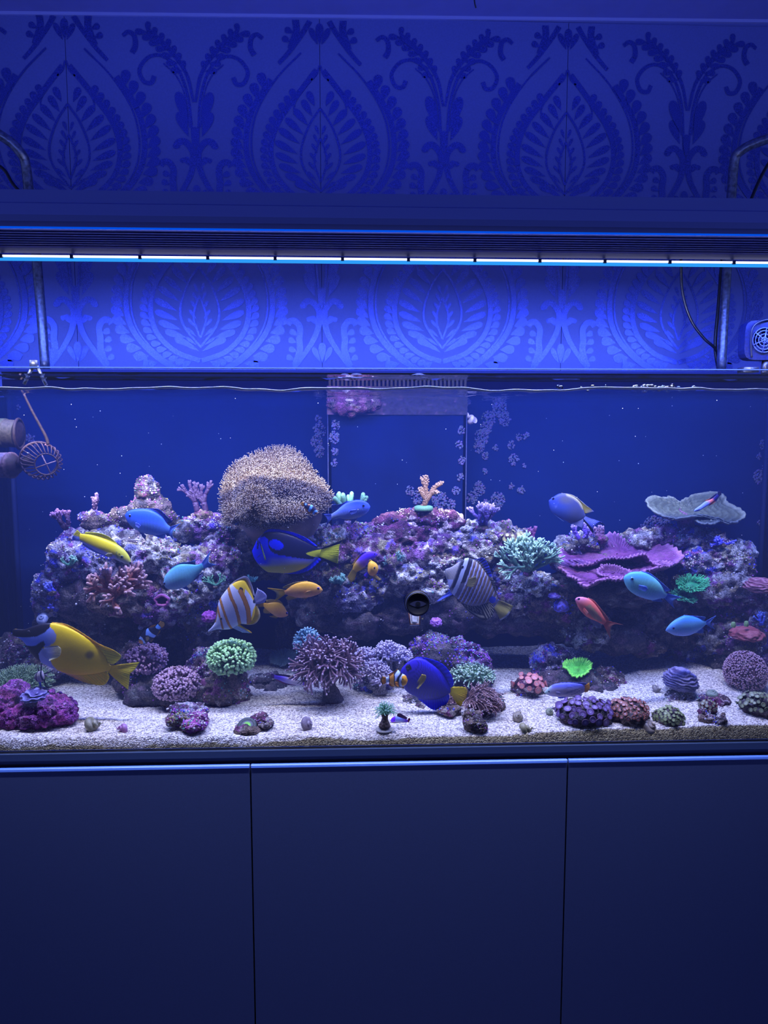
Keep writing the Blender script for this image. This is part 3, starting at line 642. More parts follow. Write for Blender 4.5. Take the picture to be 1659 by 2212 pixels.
def fish(name, label, zoom, y0, top, bot, col, fins, eye=None, thick=.42, nu=84, nv=40, group=None, yaw=0.0, eyecol=(.5, .45, .2), pupil=.62, cat='fish'):
    """zoom = (ox, oy, scale) of the crop in which the outline was read; fins = (name, base, edge, colour fn, side offset, rays)"""
    ox, oy, sc = zoom
    T = smooth_poly(top, nu); B = smooth_poly(bot, nu)
    hh = np.linalg.norm(T - B, axis=1) / 2; hm = hh.max()
    xm = (T[0, 0] + B[0, 0]) / 2
    def Wp(x, y, dy): 
        p = P(ox + x / sc, oy + y / sc, y0); return Vector((p.x, p.y + dy + yaw * (x - xm) / sc * MPP(y0), p.z))
    ctr = Wp((T[nu // 2, 0] + B[nu // 2, 0]) / 2, (T[nu // 2, 1] + B[nu // 2, 1]) / 2, 0)
    root = empty(name, ctr, label, cat, group)
    k = MPP(y0) / sc; mb = MB(); vs = []; cs = []; wid = []
    for i in range(nu):
        w = thick * hm * (hh[i] / hm) ** .85 * k
        u = i / (nu - 1)
        if u > .55: w *= 1 - .45 * sstep(.55, 1, u)
        wid.append(w)
        for q in range(nv):
            ph = 2 * PI * q / nv; cy = math.cos(ph); sy = math.sin(ph)
            m_ = (T[i] + B[i]) / 2 + (T[i] - B[i]) / 2 * cy
            vs.append(Wp(m_[0], m_[1], -w * math.copysign(abs(sy) ** .9, sy)))
            cs.append(col(m_[0], m_[1]))
    fs = [(i * nv + q, i * nv + (q + 1) % nv, (i + 1) * nv + (q + 1) % nv, (i + 1) * nv + q) for i in range(nu - 1) for q in range(nv)]
    fs += [tuple(range(nv - 1, -1, -1)), tuple((nu - 1) * nv + q for q in range(nv))]
    mb.add(vs, fs, cs)
    body = mb.build('body', m_skin, root, loc=ctr)
    def side_w(x, y):
        c = (T + B) / 2; i = int(np.argmin((c[:, 0] - x) ** 2 + (c[:, 1] - y) ** 2 * .6)); h = max(1e-6, hh[i])
        ax = (T[i] - B[i]) / (2 * h); d = abs(np.dot(np.array((x, y)) - c[i], ax)) / h
        return wid[i] * math.sqrt(max(.05, 1 - min(1, d) ** 2))
    for fn in fins:
        nm, base, edge, fc = fn[:4]; off = fn[4] if len(fn) > 4 else 0; rays = fn[5] if len(fn) > 5 else 18
        nb = 44; ne = 9; Bc = smooth_poly(base, nb); Ec = smooth_poly(edge, nb); mb = MB(); vs = []; cs = []
        for side in ((0,) if not off else (-1, 1)):
            vs = []; cs = []
            for i in range(nb):
                for j in range(ne):
                    t = j / (ne - 1); p = Bc[i] * (1 - t) + Ec[i] * t
                    if not off: dy = .0006 * math.sin(i * 2 * PI * rays / nb) * t + .0025 * math.sin(i / nb * 5 + t * 2) * t * hm * k / .03
                    else: dy = side * (side_w(*Bc[i]) * .92 + off * hm * k * t) + .0005 * math.sin(i * 2 * PI * rays / nb) * t
                    vs.append(Wp(p[0], p[1], dy)); c_ = fc(p[0], p[1], i / (nb - 1), t)
                    ry = .84 + .16 * math.sin(i * 2 * PI * rays / nb); cs.append(tuple(min(.95, v_ * ry * 1.4) for v_ in c_))
            mb.add(vs, [(i * ne + j, (i + 1) * ne + j, (i + 1) * ne + j + 1, i * ne + j + 1) for i in range(nb - 1) for j in range(ne - 1)], cs)
        f = mb.build(nm, m_finm, root, loc=ctr); so = f.modifiers.new('thickness', 'SOLIDIFY'); so.thickness = .0005; so.offset = 0
    if eye:
        ex, ey, er = eye; w = side_w(ex, ey)
        for side in (-1, 1):
            mb = MB(); c0 = Wp(ex, ey, side * w * .93); r = er * k
            v, f_ = ico(3); cc = []
            for p in v:
                a = -p[1] * -side; a = p[1] * side
                cc.append((.004, .004, .012) if a > pupil else (eyecol if a > .2 else (.05, .05, .06)))
            mb.add(v * np.array((r, r * .62, r)) + np.array(c0[:]), f_, cc); mb.build('eye', m_eye, root, loc=c0)
    return root
const = lambda c: (lambda *a: c)
# --- foxface
Z = (10, 1330, 5.53)
YEL = (.88, .60, .005); BLK = (.012, .010, .022); WHT = (.50, .60, .95)
fore = [(60, 150), (112, 158), (230, 160), (330, 126), (450, 85), (552, 60), (556, 130), (500, 185), (400, 235), (280, 250), (120, 252), (60, 240)]
chest = [(255, 350), (330, 352), (400, 340), (450, 300), (492, 282), (512, 330), (470, 380), (425, 440), (430, 490), (442, 560), (400, 560), (280, 440)]
facew = [(100, 252), (280, 250), (400, 235), (500, 185), (560, 125), (610, 170), (645, 225), (630, 290), (560, 345), (500, 360), (255, 352), (150, 260)]
patch = [(425, 440), (480, 370), (560, 440), (570, 510), (590, 575), (650, 660), (520, 620), (440, 570)]
def foxcol(x, y):
    if inpoly(x, y, fore) or inpoly(x, y, chest): return BLK
    c = YEL
    if y > 600: c = mixc(c, (.75, .42, .02), (y - 600) / 160)
    c = mixc(c, (.16, .12, .02), .85 * (1 - sstep(20, 75, math.hypot(x - 1030, (y - 455) * 1.05))))
    if inpoly(x, y, facew): return mixc((.20, .30, .95), (.32, .36, .72), sstep(480, 640, x))
    if inpoly(x, y, patch): return mixc((.42, .48, .85), YEL, sstep(540, 650, x - (y - 500) * .3))
    return c
yf = lambda x, y, u, t: mixc((.86, .58, .01), (.70, .62, .04), t)
fish('rabbitfish', 'large yellow rabbitfish with black and white snouted face', Z, .085,
     [(95, 205), (112, 160), (230, 162), (330, 128), (450, 92), (550, 88), (680, 112), (800, 158), (950, 240), (1080, 330), (1170, 440), (1240, 570), (1275, 597)],
     [(95, 235), (150, 258), (200, 285), (260, 350), (310, 440), (400, 530), (520, 600), (650, 658), (800, 700), (950, 705), (1100, 690), (1190, 668), (1240, 668)], foxcol,
     [('dorsal_fin', [(560, 92), (700, 122), (850, 190), (1000, 275), (1100, 350), (1180, 450), (1238, 572)], [(560, 82), (710, 98), (860, 163), (1010, 253), (1150, 340), (1290, 395), (1392, 468), (1375, 520), (1300, 584)], lambda x, y, u, t: mixc((.86, .50, .02), (.62, .56, .05), sstep(.5, .8, u)), 0, 26),
      ('anal_fin', [(640, 652), (800, 698), (950, 704), (1100, 688), (1195, 667)], [(660, 668), (800, 735), (950, 790), (1100, 818), (1200, 815), (1252, 740), (1225, 675)], lambda x, y, u, t: mixc((.80, .48, .20), (.80, .58, .02), sstep(.2, .5, u)), 0, 18),
      ('tail_fin', [(1262, 596), (1240, 635), (1228, 668)], [(1605, 562), (1555, 640), (1503, 690), (1492, 780), (1472, 886)], yf, 0, 14),
      ('pectoral_fin', [(500, 352), (432, 430), (470, 470), (545, 500)], [(690, 320), (722, 365), (700, 450), (585, 502)], lambda x, y, u, t: mixc(mixc((.46, .52, .90), (.80, .72, .46), sstep(.3, .9, t)), (.03, .03, .06), .9 * sstep(.10, .02, u)), .3, 13)],
     (300, 190, 22), thick=.27, nu=210, nv=112, eyecol=(.03, .02, .03))
# --- blue tang
Z = (530, 1130, 7.541)
tblk = [(240, 235), (300, 165), (345, 130), (450, 120), (600, 130), (800, 190), (1000, 290), (1150, 365), (1300, 400), (1240, 450), (1180, 520), (1100, 585), (1000, 578), (800, 548), (600, 512), (500, 490), (430, 445), (385, 375), (378, 255), (320, 208)]
tyel = [(985, 485), (1100, 450), (1240, 425), (1320, 400), (1320, 560), (1130, 548), (1050, 525)]
TB = (.004, .012, .85)
def tangcol(x, y):
    if inpoly(x, y, tyel): return (.62, .66, .03)
    dx, dy = x - 512, y - 340; a = .32; u_ = dx * math.cos(a) + dy * math.sin(a); v_ = -dx * math.sin(a) + dy * math.cos(a)
    e = (u_ / 122) ** 2 + (v_ / 76) ** 2
    if e < 1: return TB
    if inpoly(x, y, tblk): return (.006, .007, .045)
    lim = 640 - 30 * sstep(350, 900, x) + 0 * y
    c = mixc(TB, (.28, .30, .62), sstep(520, 640, y) * sstep(330, 460, x))
    c = mixc(c, (.50, .46, .10), sstep(lim - 10, lim + 80, y))
    if segd(x, y, [(205, 270), (215, 340), (205, 400)]) < 12: c = (.01, .01, .06)
    if segd(x, y, [(240, 300), (290, 450), (345, 570)]) < 9: c = (.005, .005, .12)
    if segd(x, y, [(205, 550), (265, 500)]) < 5: c = (.005, .005, .2)
    return c
fish('blue_tang', 'royal blue and black tang with a yellow tail', Z, .15,
     [(108, 452), (150, 360), (190, 272), (260, 200), (340, 150), (450, 142), (600, 152), (800, 212), (1000, 312), (1150, 388), (1240, 412)],
     [(110, 470), (140, 560), (190, 640), (260, 720), (350, 788), (430, 803), (550, 810), (700, 815), (850, 780), (1000, 710), (1100, 630), (1160, 575), (1200, 558)], tangcol,
     [('dorsal_fin', [(300, 185), (380, 150), (500, 146), (650, 168), (800, 215), (1000, 315), (1160, 392)], [(298, 155), (380, 98), (500, 93), (650, 115), (800, 150), (950, 212), (1080, 298), (1195, 392)], lambda x, y, u, t: (.006, .008, .05) if t > .88 or u > .97 else TB, 0, 30),
      ('anal_fin', [(640, 816), (850, 778), (1000, 708), (1100, 630), (1185, 562)], [(640, 828), (760, 854), (900, 850), (1050, 790), (1180, 690), (1272, 604)], lambda x, y, u, t: (.006, .008, .06) if t > .7 else ((.3, .4, .9) if t < .12 else TB), 0, 34),
      ('tail_fin', [(1235, 410), (1205, 480), (1175, 558)], [(1575, 280), (1530, 380), (1522, 500), (1510, 620), (1500, 716)], lambda x, y, u, t: (.008, .010, .05) if u < .16 or u > .86 else (.62, .66, .03), 0, 16),
      ('pectoral_fin', [(225, 255), (240, 270)], [(340, 575), (358, 560)], lambda x, y, u, t: (.25, .34, .10), .5, 2)],
     (212, 335, 20), thick=.27, nu=180, nv=100, eyecol=(.01, .01, .03))
# --- copperband butterflyfish
Z = (440, 1235, 6.144)
ORG = (.50, .20, .02)
def copcol(x, y):
    c = mixc((.66, .68, .84), (.60, .62, .86), .5 + .5 * math.sin((x * .5 - y * .85) * .5))
    if inpoly(x, y, [(430, 90), (640, 60), (700, 400), (660, 380), (620, 300), (560, 220), (545, 300), (470, 240), (380, 170)]): c = (.82, .56, .02)
    if inpoly(x, y, [(580, 640), (640, 600), (660, 500), (690, 440), (780, 500), (720, 720), (560, 720), (590, 690)]): c = (.82, .58, .02)
    for ln, w in (([(215, 345), (245, 430), (290, 560), (338, 690), (372, 750)], 17), ([(332, 215), (372, 330), (430, 450), (468, 590), (482, 690)], 22), ([(495, 250), (555, 370), (596, 490), (606, 600), (604, 680)], 30), ([(185, 450), (212, 570), (236, 645), (256, 750)], 13)):
        d = segd(x, y, ln)
        if d < w: return mixc(ORG, (.16, .06, .02), sstep(w * .65, w, d))
    if math.hypot((x - 502) * 1.15, y - 232) < 32: return (.01, .01, .03)
    if math.hypot((x - 674) * 1.3, (y - 390) * .8) < 22: return (.01, .01, .03)
    if x < 200 and segd(x, y, [(155, 660), (175, 560), (185, 470)]) < 12: return (.3, .16, .05)
    return c
fish('butterflyfish', 'copperband butterflyfish with orange and white bars', Z, .13,
     [(56, 786), (112, 728), (150, 668), (168, 570), (182, 470), (212, 370), (270, 280), (350, 190), (450, 128), (545, 112), (605, 200), (642, 290), (668, 370)],
     [(62, 800), (120, 782), (190, 764), (280, 768), (370, 757), (430, 722), (500, 692), (580, 692), (640, 655), (676, 570), (688, 480), (690, 430)], copcol,
     [('dorsal_fin', [(340, 200), (450, 132), (545, 116), (603, 205), (648, 300)], [(335, 185), (455, 95), (575, 60), (640, 175), (680, 330)], lambda x, y, u, t: mixc((.75, .55, .08), (.45, .44, .55), sstep(.2, .7, t)), 0, 22),
      ('anal_fin', [(500, 690), (580, 690), (640, 652), (676, 568), (688, 470)], [(500, 697), (600, 706), (690, 682), (748, 602), (742, 520), (705, 450)], lambda x, y, u, t: mixc((.82, .58, .02), (.70, .62, .35), sstep(.6, .9, t)), 0, 20),
      ('tail_fin', [(664, 365), (676, 400), (686, 430)], [(712, 230), (790, 265), (836, 312), (828, 370), (800, 412)], const((.42, .42, .72)), 0, 14),
      ('pelvic_fin', [(380, 745), (430, 705), (470, 690)], [(510, 812), (638, 808), (596, 780)], lambda x, y, u, t: mixc((.52, .62, .9), (.80, .56, .02), sstep(.35, .6, u)), 0, 6),],
     (236, 614, 20), thick=.22, nu=190, nv=110, eyecol=(.42, .30, .10))
# --- orange anthias pair and the ones by the middle rocks
def anth(x, y, y0, y1): return mixc((.80, .40, .02), (.72, .32, .14), sstep(y0, y1, y))
AF = lambda x, y, u, t: mixc((.74, .46, .06), (.50, .40, .14), t)
fish('anthias', 'orange anthias with forked tail swimming above its smaller twin', Z, .14,
     [(1578, 236), (1540, 190), (1460, 146), (1360, 130), (1250, 146), (1170, 182), (1100, 232), (1066, 244)],
     [(1578, 250), (1530, 295), (1430, 330), (1330, 346), (1240, 345), (1150, 320), (1085, 300)], lambda x, y: anth(x, y, 150, 330),
     [('dorsal_fin', [(1380, 134), (1250, 150), (1130, 215)], [(1380, 122), (1220, 138), (1080, 188), (1052, 216), (1112, 224)], AF), ('anal_fin', [(1240, 342), (1125, 310)], [(1225, 358), (1120, 376), (1086, 345)], AF),
      ('pelvic_fin', [(1390, 338), (1300, 344)], [(1350, 364), (1288, 350)], AF), ('tail_fin', [(1082, 240), (1076, 270), (1080, 302)], [(845, 218), (950, 268), (968, 330), (935, 400)], lambda x, y, u, t: mixc((.74, .50, .03), (.34, .32, .14), sstep(.4, 1, t) * (1 if .15 < u < .85 else .1))),
      ('pectoral_fin', [(1440, 240), (1435, 280)], [(1368, 246), (1345, 276), (1370, 304)], const((.7, .42, .12)), .2, 8)],
     (1522, 218, 19), thick=.5, eyecol=(.25, .12, .75))
fish('anthias', 'small orange anthias behind the white tail of the butterflyfish', Z, .16,
     [(1118, 562), (1100, 520), (1060, 450), (1000, 407), (920, 402), (850, 416), (800, 410)],
     [(1118, 580), (1080, 600), (1000, 605), (940, 580), (880, 540), (820, 490), (795, 462)], lambda x, y: anth(x, y, 420, 600),
     [('dorsal_fin', [(1050, 442), (1000, 409), (880, 408), (830, 414)], [(1045, 420), (1000, 380), (900, 364), (828, 375)], AF), ('anal_fin', [(870, 535), (808, 484)], [(882, 558), (800, 546), (788, 508)], AF),
      ('pelvic_fin', [(990, 602), (935, 580)], [(962, 622), (868, 594)], AF), ('tail_fin', [(806, 408), (800, 436), (798, 464)], [(700, 426), (688, 446), (712, 470)], AF)],
     (1103, 546, 17), thick=.55, eyecol=(.25, .12, .75))
# --- sailfin tang
Z = (940, 1190, 9.217)
def sailcol(x, y):
    q = x + .38 * (y - 550) + .00012 * (y - 550) ** 2 * (1 if y > 550 else .3)
    if math.hypot(x - 1140, y - 970) < 70: return (.03, .05, .55)
    if q < 362: 
        d = math.sin(x * .12 + y * .05) * math.sin(y * .14)
        return mixc((.40, .35, .27), (.22, .24, .38), .5 + .5 * d) if y < 560 else (.40, .44, .78)
    if q < 372 + 12: return (.10, .10, .14)
    if q < 440: return (.015, .015, .035) if y < 720 else mixc((.015, .015, .035), (.36, .40, .72), (y - 720) / 160)
    if q < 520: return (.46, .52, .80)
    if q < 610: return (.025, .022, .04) if y < 620 else (.14, .13, .22)
    s_ = ((q - 610) % 82) / 82
    c = (.42, .44, .78) if s_ < .36 else ((.17, .10, .06) if s_ < .86 else (.07, .05, .06))
    if .54 < s_ < .62: c = (.30, .24, .22)
    if q > 1000: c = mixc(c, (.16, .13, .10), .35)
    if y > 980: c = mixc(c, (.14, .13, .20), sstep(980, 1060, y) * .8)
    return c
def safin(x, y, u, t):
    if u > .55: return (.42, .40, .34) if math.sin(u * 95 + t * 1.5) > .35 else (.02, .02, .03)
    if t < .55: return (.45, .42, .36) if math.sin(u * 90) * math.sin(t * 22 + u * 30) > .25 else (.025, .022, .035)
    return (.42, .40, .34) if math.sin(t * 36) > .2 else (.02, .02, .03)
fish('sailfin_tang', 'striped brown and white sailfin tang with an olive tail', Z, .16,
     [(195, 400), (218, 362), (330, 318), (450, 236), (560, 166), (640, 142), (740, 168), (860, 244), (980, 395), (1085, 560), (1160, 710), (1215, 860), (1250, 945)],
     [(205, 440), (218, 540), (248, 600), (270, 700), (320, 830), (420, 930), (550, 1035), (700, 1092), (850, 1088), (980, 1050), (1070, 1020), (1150, 1080)], sailcol,
     [('dorsal_fin', [(640, 150), (760, 185), (880, 270), (985, 410), (1090, 570), (1165, 730), (1235, 890)], [(650, 138), (800, 172), (965, 140), (1062, 290), (1112, 450), (1172, 640), (1215, 780), (1258, 930)], lambda x, y, u, t: ((.10, .12, .85) if t > .35 and .15 < u < .62 else (.32, .30, .24)) if math.sin(u * 130) > -.2 else (.02, .02, .06), 0, 30),
      ('anal_fin', [(520, 1020), (700, 1088), (850, 1086), (990, 1046), (1085, 1020)], [(528, 1062), (650, 1190), (800, 1300), (960, 1372), (1090, 1332), (1162, 1220), (1158, 1080)], safin, 0, 28),
      ('tail_fin', [(1248, 965), (1200, 1030), (1155, 1098)], [(1562, 1105), (1480, 1230), (1400, 1312), (1300, 1388)], lambda x, y, u, t: (.62, .68, .95) if t > .955 and u > .3 else mixc((.10, .14, .6), (.38, .34, .10), sstep(.02, .16, t)), 0, 16),
      ('pelvic_fin', [(290, 800), (345, 870)], [(30, 1012), (130, 965)], const((.12, .16, .75)), 0, 5),
      ('pectoral_fin', [(625, 545), (605, 620), (608, 690)], [(785, 478), (800, 560), (735, 690)], lambda x, y, u, t: (.30, .26, .10), .12, 9)],
     (532, 305, 30), thick=.24, nu=190, nv=116, eyecol=(.10, .09, .10))
# --- purple tang and the clownfish in front of it
Z = (810, 1410, 7.9)
def purcol(x, y):
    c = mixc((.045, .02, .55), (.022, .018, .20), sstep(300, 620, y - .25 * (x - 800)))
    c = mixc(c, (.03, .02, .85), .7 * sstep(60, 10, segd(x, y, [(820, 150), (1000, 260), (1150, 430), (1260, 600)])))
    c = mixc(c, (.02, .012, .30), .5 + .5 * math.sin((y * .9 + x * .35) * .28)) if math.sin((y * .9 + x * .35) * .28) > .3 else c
    if math.hypot((x - 570) * 1.0, y - 240) < 52: c = (.006, .006, .02)
    return c
PFN = lambda x, y, u, t: mixc((.03, .015, .50), (.02, .02, .75), t)
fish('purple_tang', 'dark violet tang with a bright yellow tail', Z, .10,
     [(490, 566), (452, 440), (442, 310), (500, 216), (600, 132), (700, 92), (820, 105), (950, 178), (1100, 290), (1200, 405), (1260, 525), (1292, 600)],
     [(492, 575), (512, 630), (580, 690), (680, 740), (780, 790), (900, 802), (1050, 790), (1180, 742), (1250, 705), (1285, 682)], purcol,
     [('dorsal_fin', [(690, 98), (820, 112), (950, 185), (1100, 298), (1200, 415), (1262, 540), (1290, 592)], [(690, 84), (800, 80), (1000, 120), (1150, 185), (1260, 300), (1330, 450), (1338, 540), (1308, 592)], PFN, 0, 30),
      ('anal_fin', [(730, 770), (900, 800), (1050, 788), (1180, 740), (1255, 700)], [(748, 810), (850, 882), (950, 952), (1060, 972), (1180, 902), (1260, 800), (1275, 735)], PFN, 0, 28),
      ('tail_fin', [(1292, 598), (1285, 640), (1280, 692)], [(1345, 590), (1545, 596), (1568, 690), (1525, 815), (1442, 942)], lambda x, y, u, t: (.92, .66, .004), 0, 14),
      ('pectoral_fin', [(680, 520), (690, 578)], [(792, 324), (858, 346), (842, 430), (725, 576)], lambda x, y, u, t: mixc((.10, .08, .3), (.46, .36, .10), sstep(.2, .5, t)), .14, 9)],
     (560, 236, 36), thick=.29, nu=140, nv=56, eyecol=(.015, .012, .04))
CO = (.86, .38, .01)
def clown2(x, y):
    if x > 452 and math.hypot(x - 490, y - 465) < 78 + 10: return CO
    b = abs(math.hypot(x - 520, (y - 465)) - 100)
    if b < 20: return (.62, .72, .98)
    d = math.hypot(x - 520, y - 465)
    if d < 160 and x < 520: return (.015, .012, .03)
    if x > 335 and y < 450 and d < 215: return (.50, .62, .98)
    if x > 318 and d > 150 and y < 470: return (.02, .015, .03)
    if x > 250: return (.60, .24, .02)
    if x > 236: return (.015, .012, .03)
    if x > 172: return (.55, .66, .98)
    return CO
cfin = lambda x, y, u, t: (.02, .015, .03) if t > .82 else (.74, .36, .02)
fish('clownfish', 'bright orange clownfish in front of the violet tang', Z, .05,
     [(557, 462), (525, 392), (450, 348), (392, 296), (330, 332), (260, 392), (188, 420)],
     [(557, 480), (530, 540), (470, 572), (400, 575), (320, 560), (240, 512), (188, 512)], clown2,
     [('tail_fin', [(200, 424), (190, 466), (198, 510)], [(118, 405), (95, 470), (122, 548)], cfin, 0, 8), ('dorsal_fin', [(380, 300), (330, 336), (255, 392)], [(395, 272), (300, 325), (222, 372)], cfin, 0, 8),
      ('anal_fin', [(340, 562), (245, 514)], [(345, 580), (265, 572), (232, 528)], cfin, 0, 6), ('pectoral_fin', [(400, 470), (400, 540)], [(322, 446), (330, 505), (392, 548)], cfin, .5, 6),
      ('pelvic_fin', [(480, 565), (430, 572)], [(498, 612), (470, 600)], cfin, 0, 4)],
     (470, 425, 14), thick=.75, eyecol=(.5, .25, .02), group=None)
# --- swallowtail angelfish
Z = (1170, 1055, 11.06)
def angcol(x, y):
    c = mixc((.028, .055, .34), (.045, .055, .18), sstep(380, 800, x))
    c = mixc(c, (.095, .10, .15), .9 * sstep(230, 40, math.hypot((x - 560) * .75, (y - 240) * 1.2)))
    c = mixc(c, (.42, .38, .20), .8 * sstep(70, 20, segd(x, y, [(620, 145), (760, 200), (900, 310), (985, 450)])))
    if segd(x, y, [(380, 310), (340, 390), (250, 425)]) < 7: c = mixc(c, (.05, .08, .45), .7)
    if math.hypot(x - 320, y - 425) < 32: c = (.07, .10, .45)
    return c
fish('angelfish', 'pale lavender angelfish with black edged swallow tail', Z, .20,
     [(168, 292), (230, 240), (300, 190), (400, 132), (500, 116), (620, 136), (760, 195), (870, 275), (950, 375), (995, 490), (1030, 600), (1050, 645)],
     [(170, 312), (182, 430), (230, 550), (300, 620), (400, 682), (540, 750), (680, 805), (800, 800), (900, 765), (985, 720)], angcol,
     [('dorsal_fin', [(480, 122), (700, 170), (870, 282), (965, 420), (1030, 605)], [(480, 108), (720, 155), (900, 270), (1050, 398), (1160, 478), (1255, 552)], lambda x, y, u, t: (.80, .76, .66) if t > .86 and u < .7 else mixc((.42, .36, .08), (.20, .22, .55), sstep(.82, .97, u) * t), 0, 24),
      ('anal_fin', [(560, 755), (700, 800), (880, 770), (990, 722)], [(600, 788), (750, 862), (900, 915), (982, 962), (998, 850)], const((.17, .18, .52)), 0, 18),
      ('tail_fin', [(1048, 640), (1020, 690), (985, 738)], [(1535, 892), (1400, 800), (1285, 862), (1228, 960), (1242, 1102)], lambda x, y, u, t: (.008, .010, .035) if u < .17 or u > .80 else (.16, .20, .75), 0, 12),
      ('pelvic_fin', [(295, 615), (345, 655)], [(535, 796), (500, 772)], const((.30, .42, .95)), 0, 4)],
     (268, 245, 34), thick=.36, nu=100, nv=48, eyecol=(.03, .06, .22))
# --- chromis
def chrom(gx, top_, mid, low, y0, y1, sx=0.0):
    def f(x, y):
        t = (y + sx * x - y0) / (y1 - y0); c = mixc(top_, mid, sstep(0, .45, t)); c = mixc(c, low, sstep(.5, .95, t))
        return mixc(c, tuple(v * 1.18 for v in c), .5 + .5 * math.sin(x * gx) * math.sin(y * gx))
    return f
CF = lambda x, y, u, t: mixc((.10, .22, .80), (.20, .36, .95), t)
Z = (1230, 1220, 4.879)
fish('chromis', 'turquoise chromis below the pink plate coral', Z, .12,
     [(570, 142), (592, 110), (650, 79), (740, 73), (820, 94), (900, 143), (960, 205), (1000, 270), (1035, 305)],
     [(572, 155), (590, 210), (630, 270), (700, 320), (790, 355), (870, 372), (950, 358), (1002, 352)], chrom(.55, (.09, .38, .66), (.19, .58, .56), (.22, .44, .78), 90, 360),
     [('dorsal_fin', [(740, 76), (820, 96), (900, 145), (960, 208), (990, 272)], [(755, 66), (850, 90), (935, 155), (1022, 232), (1058, 268), (1002, 286)], CF), ('anal_fin', [(860, 370), (955, 356)], [(880, 386), (972, 390), (962, 360)], CF),
      ('tail_fin', [(1032, 304), (1015, 330), (1000, 354)], [(1192, 345), (1105, 368), (1088, 400), (1107, 458)], CF), ('pectoral_fin', [(700, 200), (695, 245)], [(778, 212), (796, 240), (772, 268)], const((.20, .36, .78)), .25, 8)],
     (645, 141, 21), thick=.45, nu=100, nv=44, eyecol=(.12, .34, .70), pupil=.75)
fish('chromis', 'pale blue chromis swimming low beside the dark cave at right', Z, .13,
     [(1015, 688), (1040, 650), (1100, 592), (1190, 542), (1250, 537), (1330, 552), (1400, 580), (1440, 596)],
     [(1017, 700), (1050, 716), (1100, 740), (1180, 750), (1260, 740), (1330, 714), (1400, 665), (1440, 626)], chrom(.6, (.05, .28, .86), (.17, .46, .74), (.25, .38, .76), 540, 740),
     [('dorsal_fin', [(1200, 543), (1330, 554), (1395, 580)], [(1208, 531), (1330, 540), (1428, 550), (1422, 582)], CF), ('anal_fin', [(1305, 718), (1395, 668)], [(1330, 722), (1402, 714), (1414, 674)], CF),
      ('tail_fin', [(1436, 594), (1446, 610), (1436, 628)], [(1550, 538), (1482, 614), (1535, 682)], CF), ('pelvic_fin', [(1165, 748), (1220, 744)], [(1200, 754), (1288, 738)], CF)],
     (1082, 660, 17), thick=.5, eyecol=(.10, .22, .7), pupil=.75)
def pinkc(x, y):
    c = mixc((.80, .17, .12), (.62, .22, .40), sstep(430, 330, y) * sstep(260, 90, x))
    if inpoly(x, y, [(150, 430), (210, 410), (330, 560), (340, 600), (260, 570), (190, 500)]): c = mixc((.52, .34, .14), (.40, .20, .16), .5 + .5 * math.sin(x * .5) * math.sin(y * .6))
    return c
KF = lambda x, y, u, t: mixc((.80, .16, .10), (.62, .26, .22), t)
fish('anthias', 'coral pink anthias with long forked tail by the dark cave', Z, .12,
     [(62, 360), (85, 343), (140, 339), (200, 357), (250, 394), (300, 454), (350, 525), (395, 588)],
     [(65, 385), (100, 460), (150, 520), (210, 565), (270, 590), (330, 620), (360, 630)], pinkc,
     [('dorsal_fin', [(195, 358), (250, 396), (300, 458), (350, 528), (388, 582)], [(198, 346), (260, 378), (322, 450), (377, 520), (417, 578), (402, 592)], KF), ('anal_fin', [(215, 566), (310, 608)], [(240, 612), (318, 670), (332, 626)], const((.34, .30, .46))),
      ('tail_fin', [(396, 588), (376, 610), (358, 630)], [(570, 636), (475, 626), (432, 672), (433, 782)], KF), ('pelvic_fin', [(118, 478), (142, 508)], [(182, 552), (188, 558)], KF), ('pectoral_fin', [(140, 440), (135, 470)], [(180, 490), (165, 515)], KF, .3, 6)],
     (95, 360, 17), thick=.5, eyecol=(.10, .08, .35), pupil=.5)
Z = (150, 1080, 5.184)
fish('chromis', 'blue chromis above the yellow wrasse', Z, .17,
     [(622, 166), (660, 126), (750, 100), (860, 100), (950, 128), (1040, 192), (1090, 260), (1130, 300)],
     [(625, 182), (650, 240), (700, 300), (780, 350), (880, 385), (980, 396), (1060, 382), (1110, 372)], chrom(.3, (.035, .12, .95), (.13, .27, .78), (.25, .36, .66), 110, 390, -.08),
     [('dorsal_fin', [(850, 102), (960, 133), (1040, 194), (1090, 258)], [(865, 95), (1000, 104), (1102, 190), (1152, 242), (1100, 268)], const((.04, .07, .35))), ('anal_fin', [(930, 392), (1065, 380)], [(980, 416), (1062, 430), (1078, 384)], CF),
      ('tail_fin', [(1130, 300), (1120, 335), (1110, 372)], [(1242, 264), (1162, 345), (1162, 448)], CF), ('pelvic_fin', [(770, 345), (830, 372)], [(852, 458), (858, 402)], const((.25, .38, .9))), ('pectoral_fin', [(748, 248), (740, 278)], [(794, 252), (818, 278), (800, 306)], const((.28, .36, .92)), .3, 6)],
     (688, 173, 16), thick=.42, nu=100, eyecol=(.05, .12, .6), pupil=.6)
